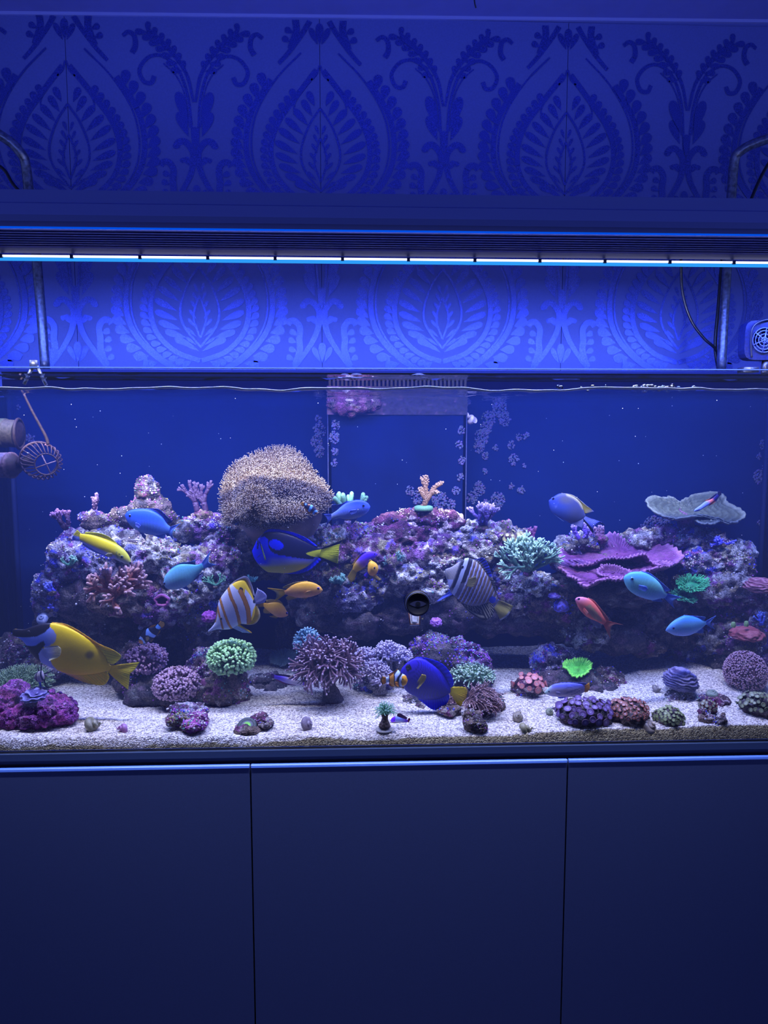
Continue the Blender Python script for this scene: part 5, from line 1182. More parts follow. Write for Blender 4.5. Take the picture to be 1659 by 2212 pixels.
# --- stony branching corals along the reef top
PU0, PU1 = (.035, .013, .04), (.13, .08, .15)
branchy('branching_coral', 'purple bushy coral at the far left top of the reef', 150, 1148, .29, 56, 5.5, PU0, (.52, .26, .54), 11, 5, .6, (2, 3), 3, .25, 2, fan=.9)
branchy('branching_coral', 'thin knobbly mauve coral stick standing on the ledge left of the rock tower', 212, 1118, .31, 54, 5.5, PU0, (.46, .28, .44), 12, 3, .5, (1, 2), 1, .4, 12, lean=(-.15, 0, 1), shrink=.85)
branchy('branching_coral', 'knobbly grey violet coral crowning the rock tower', 320, 1062, .305, 34, 8, (.05, .042, .055), (.11, .10, .13), 13, 4, .6, (2, 3), 3, .4, 8, shrink=.7)
branchy('branching_coral', 'flat mauve fan shaped coral left of the leather coral', 438, 1108, .30, 72, 7, (.035, .015, .06), (.11, .07, .15), 14, 5, .55, (2, 3), 2, .05, 2, lean=(-.35, 0, 1), fan=.6, flat=.8)
branchy('finger_coral', 'pale green finger coral sticking up behind the blue chromis', 752, 1110, .24, 52, 7, (.08, .22, .13), (.20, .42, .24), 15, 2, .5, (2, 3), 6, .5, 0, fan=1.0, tipr=.85, n=9)
def stick_on_plug():
    p = P(915, 1100, .29); k = MPP(.29); root = empty('branching_coral', p, 'tan antler shaped coral on a round green plug', 'coral'); rng = random.Random(5)
    mb = MB(); lathe(mb, [(.0001, 0), (20 * k, 0), (21 * k, 4 * k), (20 * k, 9 * k), (15 * k, 11 * k), (.0001, 11 * k)], 26, p - Vector((0, 0, 3 * k)), c=(.09, .22, .14)); mb.build('plug', m_coral, root, loc=p)
    mb = MB(); A0, A1 = (.085, .042, .03), (.22, .125, .085)
    for pts in ([(915, 1094), (922, 1076), (919, 1055), (921, 1040), (919, 1030)], [(918, 1085), (930, 1068), (940, 1052), (955, 1044)], [(920, 1078), (913, 1068), (908, 1056)], [(932, 1066), (938, 1062), (944, 1066)], [(920, 1050), (915, 1042), (913, 1034)]):
        q = smooth_poly([P(a, b, .29 - .0004 * i)[:] for i, (a, b) in enumerate(pts)], 12); n_ = len(q)
        tube(mb, q, [k * (6.2 - 2.2 * i / n_) for i in range(n_)], 9, A0, True, A1)
        for i in range(n_):
            for _ in range(7):
                o = rdir(rng, (0, 0, 1), 1.57); ball(mb, Vector(q[i]) + o * k * 5.4, k * 1.9, 0, mixc(A0, (.28, .18, .135), .4 + .6 * i / n_))
    mb.build('branches', m_coral, root, loc=p)
stick_on_plug()
branchy('branching_coral', 'violet antler coral right of the tan one on the reef top', 1042, 1138, .28, 62, 5.0, (.075, .045, .24), (.30, .24, .40), 16, 4, .65, (2, 3), 5, .35, 1, fan=1.0)
branchy('branching_coral', 'small maroon twig coral above the pale green bush', 1157, 1172, .28, 40, 4.0, (.22, .05, .16), (.44, .18, .34), 17, 4, .5, (2, 2), 2, .4, 3)
branchy('branching_coral', 'purple twig coral under the swallow tail of the angelfish', 1262, 1166, .27, 40, 5, (.14, .06, .42), (.52, .40, .66), 18, 4, .6, (2, 3), 4, .35, 2, fan=.9)
branchy('branching_coral', 'pinkish twig coral behind the pink plate coral', 1300, 1162, .29, 30, 5, (.26, .12, .22), (.50, .34, .44), 19, 4, .6, (2, 3), 3, .3, 3, fan=.8)
branchy('branching_coral', 'pale green bushy coral left of the pink plate', 1140, 1236, .22, 92, 4.2, (.08, .18, .12), (.60, .88, .62), 20, 5, .66, (2, 3), 13, .12, 0, fan=1.35, shrink=.80, tipr=.8)
branchy('branching_coral', 'rusty brown antler coral with pale tips under the yellow wrasse', 255, 1286, .18, 84, 6.2, (.20, .05, .03), (.50, .32, .34), 21, 4, .75, (2, 3), 9, .05, 0, fan=1.4, shrink=.8, tipr=.85, n=9)
branchy('branching_coral', 'little mint green twig coral on the left reef edge', 150, 1222, .22, 26, 3.2, (.10, .30, .18), (.46, .74, .48), 22, 4, .7, (2, 3), 5, .2, 0, fan=1.2)
branchy('branching_coral', 'mint green twig coral behind the copperband butterflyfish', 466, 1266, .23, 36, 2.6, (.09, .28, .16), (.38, .66, .40), 23, 4, .8, (2, 2), 5, .15, 0, fan=1.3)
branchy('branching_coral', 'small teal star shaped coral right of the butterflyfish', 545, 1256, .21, 18, 2.0, (.06, .26, .28), (.20, .50, .48), 24, 2, .6, (2, 2), 8, .2, 0, fan=1.5, base=False)
branchy('branching_coral', 'grey teal tangle of fine coral in the middle reef', 852, 1218, .245, 32, 2.4, (.06, .16, .16), (.24, .40, .38), 25, 4, .8, (2, 3), 7, .2, 0, fan=1.3)
branchy('branching_coral', 'teal lumpy coral below the tail of the blue tang', 728, 1262, .25, 28, 5.0, (.06, .20, .16), (.22, .44, .34), 26, 3, .7, (2, 3), 6, .2, 4, fan=1.3)
branchy('branching_coral', 'indigo clustered coral at the left end of the reef', 112, 1278, .22, 26, 4.0, (.06, .06, .50), (.30, .34, .90), 27, 3, .7, (2, 3), 8, .2, 3, fan=1.4)
branchy('branching_coral', 'blue knobs of coral low on the left reef edge', 105, 1316, .23, 22, 3.4, (.06, .05, .45), (.24, .24, .85), 28, 3, .7, (2, 3), 7, .2, 3, fan=1.4)
branchy('branching_coral', 'blue branching coral on the right reef near the glass corner', 1648, 1352, .21, 34, 2.6, (.06, .10, .55), (.28, .40, .92), 29, 4, .6, (2, 3), 4, .3, 0)
branchy('branching_coral', 'indigo crusted coral on the upper right rocks', 1560, 1176, .27, 26, 3.2, (.05, .04, .50), (.2, .2, .9), 30, 3, .8, (2, 3), 7, .05, 2, fan=1.5)
# --- plate corals
PKB, PKR = (.17, .045, .17), (.42, .18, .38)
pk = plate('plate_coral', 'large pink purple scrolled plate coral on the right reef', (1338, 1196, .275),
      [(1205, 1189, .27), (1232, 1184, .285), (1262, 1174, .295), (1295, 1158, .31), (1330, 1150, .315), (1350, 1164, .315), (1378, 1166, .315), (1402, 1168, .31), (1430, 1172, .305), (1458, 1182, .285), (1478, 1203, .25), (1452, 1216, .235), (1420, 1220, .23), (1404, 1210, .235), (1394, 1196, .225), (1372, 1200, .225), (1345, 1204, .225), (1318, 1203, .22), (1296, 1208, .22), (1280, 1216, .215), (1250, 1220, .215), (1216, 1212, .24)],
      PKB, PKR, 3, cup=.25, ridge=.0026, rings=34, per=220, cupdir=(0, .8, -.5), bumps=.002)
plate('front_sheet', None, (1318, 1240, .205), [(1216, 1212, .238), (1207, 1227, .22), (1222, 1241, .20), (1240, 1253, .185), (1262, 1269, .17), (1290, 1257, .172), (1318, 1253, .175), (1352, 1255, .18), (1390, 1237, .20), (1420, 1229, .21), (1455, 1222, .225), (1438, 1214, .24), (1405, 1216, .245), (1372, 1226, .24), (1340, 1231, .235), (1310, 1228, .235), (1280, 1220, .235), (1250, 1212, .24)], PKB, PKR, 5, cup=.2, ridge=.0024, rings=26, per=200, parent=pk, cupdir=(0, .4, -.8), bumps=.002)
plate('whorl', None, (1330, 1236, .205), [(1292, 1236, .20), (1298, 1224, .215), (1318, 1219, .22), (1342, 1224, .215), (1366, 1238, .20), (1345, 1245, .185), (1315, 1243, .19)], PKB, PKR, 6, cup=.6, ridge=.0016, rings=14, per=90, parent=pk, cupdir=(0, .3, -1))
m2 = MB(); lump(m2, P(1335, 1272, .27), (.07, .045, .03), 77, 'dark', 4, .6); m2.build('foot', m_rock, pk)
gp = plate('plate_coral', 'wide grey table coral high on the right reef', (1500, 1106, .30),
      [(1396, 1082, .33), (1408, 1072, .345), (1432, 1075, .35), (1452, 1075, .355), (1468, 1084, .35), (1488, 1072, .365), (1515, 1065, .375), (1545, 1062, .38), (1565, 1072, .38), (1572, 1086, .37), (1592, 1096, .35), (1610, 1110, .32), (1600, 1124, .295), (1578, 1130, .28), (1555, 1122, .28), (1530, 1116, .275), (1505, 1114, .27), (1475, 1118, .265), (1450, 1120, .27), (1428, 1112, .285), (1408, 1100, .305)],
      (.055, .07, .064), (.13, .155, .155), 7, cup=.06, ridge=.0022, rings=30, per=190, radial=False)
plate('lobe', None, (1528, 1124, .275), [(1502, 1119, .28), (1525, 1117, .285), (1548, 1122, .28), (1546, 1129, .265), (1525, 1131, .26), (1508, 1127, .265)], (.055, .07, .064), (.13, .155, .155), 8, cup=.05, ridge=.0012, rings=10, per=60, radial=False, parent=gp)
m2 = MB(); tube(m2, [P(1490, 1106, .305), P(1484, 1124, .31), P(1478, 1142, .32)], [.02, .014, .018], 12, (.14, .08, .16)); m2.build('stalk', m_rock, gp)
plate('plate_coral', 'neon green ruffled plate coral on the low grey rock', (1248, 1444, .19),
      [(1216, 1432, .205), (1228, 1424, .215), (1246, 1421, .22), (1262, 1420, .22), (1276, 1428, .21), (1278, 1438, .20), (1272, 1450, .19), (1260, 1458, .18), (1246, 1461, .178), (1232, 1456, .18), (1226, 1446, .19), (1217, 1440, .198)], (.14, .72, .08), (.30, 1.0, .12), 9, cup=.22, ridge=.0014, rings=18, per=110, thick=.002, edgew=.8)
def frill(name, label, cpt, rim, n, c0, c1, seed):
    o = plate(name, label, cpt, rim, c0, c1, seed, cup=.15, ridge=.001, rings=14, per=90, thick=.002, edgew=.75); rng = random.Random(seed); C = P(*cpt); R = smooth_poly([P(*q)[:] for q in rim], 80, True); roots = []
    for i in range(n):
        e = Vector(R[rng.randrange(80)]); t = rng.uniform(.4, 1); roots.append((C.lerp(e, t), (e - C).normalized() * t + Vector((0, -.4, .5))))
    mb = MB(); hairs(mb, roots, .007, .0007, c0, c1, rng, .2, 1.2, 4, 2); tag(mb.build('tentacles', m_polyp, o), kind='stuff')
frill('mushroom_coral', 'green fringed mushroom coral behind the tail of the turquoise chromis', (1493, 1262, .24), [(1464, 1256, .25), (1480, 1246, .26), (1505, 1246, .26), (1524, 1252, .25), (1526, 1268, .235), (1510, 1276, .23), (1485, 1276, .23), (1468, 1270, .235)], 240, (.03, .30, .11), (.12, .70, .28), 31)
frill('mushroom_coral', 'ragged green mushroom coral hanging lower beside the chromis tail', (1478, 1288, .235), [(1452, 1280, .245), (1470, 1274, .25), (1484, 1280, .25), (1500, 1292, .245), (1500, 1300, .235), (1480, 1298, .23), (1460, 1292, .235)], 120, (.03, .26, .12), (.10, .52, .24), 32)
plate('plate_coral', 'dim teal plate coral deep in the cave behind the firefish', (612, 1424, .33), [(584, 1412, .345), (605, 1402, .355), (632, 1404, .35), (640, 1416, .335), (630, 1430, .325), (604, 1436, .32), (584, 1428, .33)], (.12, .22, .26), (.24, .34, .36), 33, cup=.1, rings=12, per=80)
# --- fleshy corals on the sand
GN = (.16, .42, .16)
tuft('frogspawn_coral', 'bright green rounded coral with bubble tips on the brown rock', 500, 1420, .145, 46, 28, .034, 620, 13, 1.7, (.08, .20, .07), (.26, .50, .17), (.50, .82, .34), 41, .35, 2.0, (62, 11, (.10, .07, .07), 2), flesh=(.05, .08, .04), zmin=-.7, curl=.2, seg=3)
tuft('frogspawn_coral', 'mauve rounded coral right behind the tail of the yellow rabbitfish', 316, 1424, .20, 38, 22, .03, 460, 13, 1.7, (.16, .06, .14), (.32, .15, .28), (.52, .32, .48), 42, .35, 1.6, (34, 13, (.12, .07, .08), 3), flesh=(.08, .04, .07), zmin=-.7, curl=.3, seg=3)
tuft('frogspawn_coral', 'pinkish domed coral below the other mauve one', 382, 1478, .15, 48, 30, .036, 760, 10, 1.6, (.18, .08, .12), (.34, .18, .24), (.52, .33, .42), 43, .4, 1.9, (34, 20, (.10, .07, .07), -6), flesh=(.09, .05, .07), zmin=-.6, curl=.2, seg=3)
tuft('torch_coral', 'large mauve torch coral with long flowing tentacles on a dark stem', 706, 1440, .15, 46, 32, .036, 560, 50, 2.8, (.12, .058, .085), (.19, .10, .145), (.56, .42, .54), 44, .35, .85, (82, 17, (.08, .055, .07), 14), sway=(0, -.1, -.05), zmin=.0, curl=.85, seg=10, flow=lambda q: (-.9, -.3, .45 if q.z > .012 else .0) if q.x < .012 else (.7, -.4, -.25), flesh=(.05, .03, .04))
m = MB()
def foot_of(px, py, y, rx, rz, name_parent, seed, pal='dark'):
    k = MPP(y); m2 = MB(); lump(m2, P(px, py, y), (rx * k, rx * k * .8, rz * k), seed, pal, 4, .9); return m2.build('foot', m_rock, name_parent)
tc_ = [o for o in bpy.data.objects if o.name.startswith('torch_coral')][0]
foot_of(722, 1528, .15, 38, 17, tc_, 91); 
tuft('torch_coral', 'pale blue fluffy torch coral behind the big mauve one', 664, 1388, .22, 17, 20, .018, 230, 15, 1.5, (.10, .24, .34), (.20, .42, .52), (.42, .70, .76), 45, .1, 1.5, (60, 8, (.12, .12, .16), 8), zmin=-.5, curl=.25, seg=3)
rngp = random.Random(4)
for i, (px, py, y, s_, lab, fc, hh_) in enumerate([(790, 1424, .22, 20, 'short lilac tube coral head beside the mauve torch', (.44, .30, .48), 46), (838, 1412, .215, 23, 'tallest lilac tube coral head, frosted with white', (.46, .40, .66), 66), (812, 1450, .19, 21, 'front lilac tube coral head leaning toward the glass', (.46, .36, .58), 36), (862, 1420, .22, 18, 'violet tipped tube coral head just behind the violet tang', (.34, .34, .74), 56), (826, 1470, .18, 19, 'low pale tube coral head close to the clownfish tail', (.52, .44, .60), 24)]):
    tuft('tube_coral', lab, px, py, y, s_, s_ * .7, .02, 170, 13, 1.7, fc, (.44, .34, .46), (.66, .58, .70), 50 + i, .1, 1.3, (hh_, 11, (.34, .30, .30), -4 + 5 * (i % 2)), zmin=.0, curl=.25, seg=3)
tuft('torch_coral', 'pale mint torch coral right of the violet tang', 1020, 1462, .165, 40, 15, .026, 230, 17, 1.5, (.16, .32, .18), (.34, .52, .32), (.60, .78, .58), 46, .45, 1.4, (26, 20, (.10, .08, .10), 0), zmin=-.1, curl=.4, seg=4)
tuft('torch_coral', 'drooping brown torch coral on the pebbled dark rock', 1036, 1512, .095, 32, 20, .026, 230, 30, 1.5, (.16, .08, .08), (.27, .15, .15), (.50, .34, .36), 47, 1.0, 1.1, (26, 16, (.10, .07, .07), -6), flow=lambda q: (.7, -.3, -.1), sway=(.15, -.2, 0), zmin=-.1, curl=.4, seg=6)
tuft('torch_coral', 'low brown torch coral partly hidden by the yellow tail', 972, 1522, .135, 22, 14, .02, 120, 20, 1.6, (.16, .08, .08), (.27, .15, .15), (.48, .32, .34), 48, .6, 1.1, (14, 14, (.10, .07, .07), 0), zmin=-.1, curl=.4, seg=4)
def little_torch():
    y = sand_hit(830, 1580); k = MPP(y); t = tuft('torch_coral', 'small green torch coral on a brown cylinder plug', 832, 1538, y, 12, 8, .012, 90, 17, .9, (.12, .34, .20), (.34, .62, .44), (.52, .80, .66), 49, .6, 1.2, (32, 8.5, (.16, .11, .09), -1), zmin=.0, curl=.4, seg=5)
    mb = MB(); lathe(mb, [(.0001, 0), (19 * k, 0), (20 * k, 2 * k), (18 * k, 3.4 * k), (.0001, 4 * k)], 24, P(830, 1577, y), c=(.44, .40, .34)); mb.build('disc_base', m_coral, t)
little_torch()
tuft('star_polyps', 'carpet of grassy green star polyps behind the yellow rabbitfish chin', 45, 1478, .20, 62, 28, .05, 900, 15, 1.0, (.12, .22, .10), (.34, .50, .28), (.46, .60, .40), 60, .35, .9, None, sway=(.3, -.1, .0), zmin=-.1, curl=.3, seg=3)
tuft('goniopora_coral', 'rounded rosy coral dotted with tiny pale polyps at the right glass', 1610, 1452, .17, 47, 50, .04, 1700, 5, 1.2, (.14, .05, .075), (.24, .10, .14), (.46, .28, .34), 61, .2, 1.35, None, zmin=-.7, curl=.2, flesh=(.12, .05, .07), seg=2)
# --- zoanthid mounds: each polyp its own part
zoas('zoanthid_colony', 'dark purple mound of round violet polyps near the front glass', 1262, 1546, None, 60, 34, .032, 110, 8.2, (.07, .035, .05), (.16, .09, .27), (.34, .27, .50), 'dark', 71)
zoas('zoanthid_colony', 'rust brown domed mound of small ringed polyps', 1355, 1538, None, 40, 27, .035, 110, 5.2, (.30, .10, .06), (.34, .13, .10), (.62, .44, .48), 'brown', 72)
zoas('zoanthid_colony', 'olive green dome of polyps beside the round brown snail', 1445, 1552, None, 29, 21, .026, 80, 4.6, (.10, .12, .05), (.26, .30, .12), (.40, .46, .22), 'dark', 73)
zoas('zoanthid_colony', 'large olive green polyp mound at the right edge of the sand', 1636, 1524, None, 36, 24, .03, 80, 5.4, (.12, .14, .07), (.28, .30, .16), (.40, .46, .30), 'dark', 74)
zoas('zoanthid_colony', 'few red brown ringed polyps on the small rubble rock', 1530, 1530, None, 17, 16, .014, 22, 4.6, (.30, .08, .07), (.20, .24, .14), (.50, .46, .44), 'red', 75)
zoas('mushroom_colony', 'coral red ringed mushroom polyps on the dark stump', 1143, 1478, .165, 29, 15, .024, 30, 7.4, (.34, .08, .08), (.70, .26, .24), (.60, .34, .34), 'red', 76)
zoas('zoanthid_colony', 'yellow brown polyps on the reef top left of the pale green bush', 1105, 1163, .265, 20, 13, .014, 16, 5.2, (.16, .10, .08), (.46, .42, .14), (.60, .56, .24), 'brown', 77)
# --- ridged corals
def ridged(name, label, px, py, y, rx, rz, ry, c0, c1, freq, seed, sub=5, amp=.12, stalk=None):
    k = MPP(y); c = P(px, py, y); v, f = ico(sub); mb = MB(); vs = []; cs = []
    for q in v:
        d = Vector(q); w = d * 2.0 + Vector((seed, 0, 0)); m_ = noise.noise(w * 1.2) * 2.2
        s_ = math.sin((d.z * freq + m_ * 2.2 + d.x * 1.5)) ; r = 1 + amp * s_ + .10 * noise.noise(w * 1.6) + .03 * noise.noise(w * 9)
        z = d.z if d.z > 0 else d.z * .6
        vs.append((c.x + d.x * rx * k * r, c.y + d.y * ry * r, c.z + z * rz * k * r)); cs.append(mixc(c0, c1, sstep(-.3, .9, s_)))
    mb.add(vs, f, cs); o = tag(mb.build(name, m_coral, None, loc=c), label, 'coral')
    if stalk: m2 = MB(); tube(m2, [c, c - Vector((0, 0, stalk[0] * k))], [stalk[1] * k, stalk[1] * k * 1.2], 12, (.16, .14, .14)); m2.build('stalk', m_rock, o)
    return o
ridged('cabbage_coral', 'blue lavender ridged dome coral before the pinkish mound', 1470, 1472, .15, 34, 28, .035, (.06, .045, .13), (.30, .27, .46), 34, 81, amp=.085, stalk=(34, 16))
ridged('cabbage_coral', 'small dark indigo leafy coral on top of the magenta rock', 76, 1503, .07, 26, 15, .022, (.08, .06, .22), (.28, .26, .56), 12, 82)
ridged('brain_coral', 'dusky red grooved brain coral high at the right glass', 1644, 1268, .22, 34, 20, .03, (.18, .05, .08), (.40, .18, .22), 22, 83, amp=.07)
ridged('mound_coral', 'smooth maroon mound coral with two green knobs', 1612, 1372, .20, 36, 19, .03, (.26, .06, .07), (.34, .10, .11), 3, 84, amp=.04)
mc = [o for o in bpy.data.objects if o.name.startswith('mound_coral')][0]
for px, py in ((1584, 1352), (1612, 1350)):
    mb = MB(); k = MPP(.19); lathe(mb, [(4.5 * k, -3 * k), (5.5 * k, 2 * k), (4 * k, 8 * k), (2.5 * k, 9 * k), (.0001, 7 * k)], 12, P(px, py, .185), c=(.18, .30, .10)); mb.build('knob', m_coral, mc)
ridged('mushroom_coral', 'purple ball of coral below the butterflyfish snout', 452, 1334, .21, 16, 15, .016, (.26, .04, .26), (.50, .12, .50), 6, 85, sub=4)
ridged('mushroom_coral', 'round blue rimmed mushroom coral right of the sailfin tang tail', 1212, 1312, .22, 17, 18, .012, (.10, .06, .28), (.18, .16, .8), 5, 86, sub=4, amp=.06)
ridged('mushroom_coral', 'small violet mushroom coral above the blue rimmed one', 1197, 1288, .22, 13, 8, .012, (.12, .06, .4), (.26, .22, .8), 5, 87, sub=4, amp=.06)
ridged('mushroom_coral', 'purple polyp ball under the black round magnet', 942, 1346, .20, 13, 12, .012, (.26, .06, .36), (.50, .24, .62), 12, 88, sub=4)
def ring_shell(px, py, y, r):
    k = MPP(y); mb = MB(); n1, n2 = 36, 12; vs = []; cs = []; c = P(px, py, y)
    for i in range(n1):
        a = 2 * PI * i / n1; rr = r * k * (1 + .07 * math.sin(5 * a))
        for j in range(n2):
            b = 2 * PI * j / n2; q = r * k * .24 * (1 + .12 * math.sin(7 * a + b)); vs.append((c.x + (rr + q * math.cos(b)) * math.cos(a), c.y + q * 1.5 * math.sin(b), c.z + (rr * .8 + q * math.cos(b)) * math.sin(a))); cs.append((.44, .12, .36) if j % 6 else (.6, .3, .5))
    mb.add(vs, [(i * n2 + j, i * n2 + (j + 1) % n2, ((i + 1) % n1) * n2 + (j + 1) % n2, ((i + 1) % n1) * n2 + j) for i in range(n1) for j in range(n2)], cs)
    m2 = MB(); lathe(m2, [(r * k * .9, 0), (r * k * .6, .006), (.0001, .010)], 24, c, (0, 1, 0), c=(.10, .03, .10))
    o = tag(mb.build('mushroom_coral', m_coral, None, loc=c), 'magenta ring shaped mushroom coral on the rock face below the green tinted chromis', 'coral'); m2.build('mouth', m_coral, o)
ring_shell(350, 1297, .19, 14)
def acan():
    y = sand_hit(534, 1584) + .008; k = MPP(y); c = P(534, 1570, y); mb = MB(); lump(mb, c - Vector((0, 0, 6 * k)), (27 * k, .02, 11 * k), 95, 'brown', 4, .6); o = tag(mb.build('button_coral', m_rock, None, loc=c), 'grey ringed button coral with a glowing green centre on the front sand', 'coral')
    ax = Vector((.0, -.75, 1)); mb = MB(); lathe(mb, [(12 * k, -6 * k), (21 * k, -1 * k), (22 * k, 3 * k), (18 * k, 6.5 * k), (13 * k, 5.5 * k)], 30, c, ax, c=[(.02, .035, .025), (.03, .055, .035), (.045, .055, .05), (.08, .10, .09), (.025, .025, .035)]); mb.build('rim', m_coral, o)
    mb = MB(); lathe(mb, [(14 * k, 5.4 * k), (10 * k, 7 * k), (6.5 * k, 6 * k), (3.5 * k, 6.6 * k), (.0001, 4.5 * k)], 26, c, ax, c=[(.04, .04, .07), (.05, .06, .08), (.22, .70, .06), (.26, .85, .08), (.1, .4, .05)]); mb.build('disc', m_polyp, o)
acan()
# --- snails and shells on the sand
m_shell = vcol('shell', .45, .5, 900, .35, .4, .0006)
def snail(name, label, px, py, y, r, c0, c1, ax=(.4, -.5, .7), seed=1, squash=.8, cat='snail'):
    if y is None: y = max(sand_hit(px, py + r * .75), .024)
    r *= 1.35; k = MPP(y); c = P(px, py, y); R = r * k; mb = MB(); A = Vector(ax).normalized(); u = A.orthogonal().normalized(); w = A.cross(u); vs = []; cs = []; n1, n2 = 64, 12
    for i in range(n1):
        t = i / (n1 - 1); th = t * 2 * PI * 2.7; rr = R * (.78 * (1 - t) ** 1.25 + .02); h = R * squash * (1.35 * t - .3); tr = R * (.52 * (1 - t) ** 1.1 + .03)
        ctr = c + (u * math.cos(th) + w * math.sin(th)) * rr * .62 + A * h; o1 = (u * math.cos(th) + w * math.sin(th))
        for j in range(n2):
            b = 2 * PI * j / n2; vs.append(ctr + (o1 * math.cos(b) + A * math.sin(b)) * tr); cs.append(mixc(c0, c1, .5 + .5 * math.sin(i * .9 + seed) * math.sin(j * 1.2)))
    mb.add(vs, [(i * n2 + j, i * n2 + (j + 1) % n2, (i + 1) * n2 + (j + 1) % n2, (i + 1) * n2 + j) for i in range(n1 - 1) for j in range(n2)] + [tuple(range(n2))], cs)
    return tag(mb.build(name, m_shell, None, loc=c), label, cat)
snail('snail', 'round mottled brown turban snail between two polyp mounds', 1403, 1573, None, 17, (.10, .07, .05), (.42, .34, .26), seed=2)
snail('snail', 'olive grey snail lying alone right of the brown torch coral', 1120, 1549, None, 11, (.20, .17, .10), (.34, .28, .20), (-.2, -.6, .6), 3)
snail('snail', 'banded olive snail closest to the front glass, right of the pebbled rock', 1135, 1575, None, 11, (.22, .20, .10), (.40, .36, .20), (.9, -.3, .2), 4, 1.4)
snail('snail', 'small green snail in front of the lilac striped wrasse', 1188, 1538, None, 8, (.16, .18, .10), (.28, .30, .18), (0, -.5, .7), 5)
snail('snail', 'dark upright snail on the front sand below the red finned firefish', 850, 1588, None, 9, (.04, .04, .06), (.26, .26, .30), (.3, -.6, .5), 6)
snail('snail', 'dark curled shell on the sand left of the torch stem', 664, 1565, None, 13, (.10, .06, .10), (.36, .30, .34), (.8, -.5, .2), 7)
snail('snail', 'olive shell lying on the left sand under the rabbitfish tail', 200, 1566, None, 14, (.16, .15, .08), (.40, .36, .24), (1, -.2, .25), 8, 1.3)
snail('snail', 'tiny magenta shell right of the olive one on the left sand', 265, 1573, None, 9, (.30, .08, .26), (.52, .28, .48), (-.8, -.4, .2), 9, 1.2)
snail('snail', 'little blue white snail on the cave wall above the black clownfish', 305, 1355, .24, 6, (.2, .2, .5), (.6, .6, .8), (0, -.6, .6), 10)
snail('snail', 'white cone snail clinging to the overflow corner', 1018, 906, .35, 10, (.2, .17, .25), (.4, .35, .44), (-.7, -.2, .8), 11, 1.7)
snail('snail', 'pale worm shell at the left cave mouth over the rabbitfish head', 93, 1337, .22, 12, (.16, .20, .40), (.46, .5, .66), (0, -.6, .6), 12)
snail('snail', 'green capped snail on the flat maroon stone', 1540, 1500, sand_hit(1540, 1520) + .008, 12, (.10, .16, .10), (.28, .30, .24), (0, -.3, .9), 13, .6)
snail('snail', 'small brown shell on the right sand behind the rust polyp dome', 1418, 1489, None, 8, (.14, .12, .10), (.34, .30, .28), (.8, -.4, .2), 14, 1.2)
# ================================================================== equipment
m_pole = plain('chromed_pole', (.15, .17, .26), .30, .6, .5, 160, .45, .25)
m_black = plain('black_rubber', (.012, .013, .03), .35)
m_gearp = vcol('algae_coated_plastic', .7, .3, 220, .5, .6, .001)
def pole(label, pts, y, r=.0088):
    mb = MB(); tube(mb, smooth_poly([P(*q)[:] if len(q) == 3 else P(q[0], q[1], y)[:] for q in pts], 40), r, 16)
    return tag(mb.build('light_hanger', m_pole), label, 'hanger')
pole('left chromed tube bending over to carry the light bar', [(98, 800, .425), (91, 700, .425), (80, 570, .425), (70, 470, .425), (62, 410, .425), (55, 352, .42), (44, 330, .41), (20, 305, .40), (-40, 268, .38), (-120, 225, .35)], .42)
pole('right chromed tube bending over to carry the light bar, cables behind', [(1558, 800, .425), (1563, 700, .425), (1571, 570, .425), (1577, 470, .425), (1581, 410, .425), (1587, 345, .42), (1602, 325, .41), (1630, 310, .40), (1700, 285, .38), (1800, 240, .35)], .42)
mb = MB(); tube(mb, smooth_poly([P(1471, 560, .40)[:], P(1474, 630, .41)[:], P(1492, 690, .42)[:], P(1520, 730, .43)[:], P(1544, 752, .44)[:], P(1553, 775, .445)[:], P(1556, 800, .445)[:]], 40), .0027, 8)
tag(mb.build('cable', m_black), 'black cable sagging from the light bar toward the right tube', 'cable')
mb = MB(); tube(mb, smooth_poly([P(1560, 560, .45)[:], P(1552, 660, .45)[:], P(1545, 745, .45)[:], P(1552, 800, .45)[:]], 30), .0036, 8)
tag(mb.build('cable', m_black), 'thick black cable running straight down behind the right tube', 'cable')
mb = MB(); tube(mb, smooth_poly([P(1668, 340, .44)[:], P(1645, 380, .44)[:], P(1625, 425, .44)[:], P(1610, 470, .44)[:]], 20), .0032, 8)
tag(mb.build('cable', m_black), 'slanting black cable above the light bar at the right edge', 'cable')
mb = MB(); tube(mb, smooth_poly([P(-12, 352, .44)[:], P(10, 368, .44)[:], P(30, 400, .44)[:], P(60, 430, .44)[:]], 20), .003, 8)
tag(mb.build('cable', m_black), 'dark cable dropping behind the light bar at the left edge', 'cable')
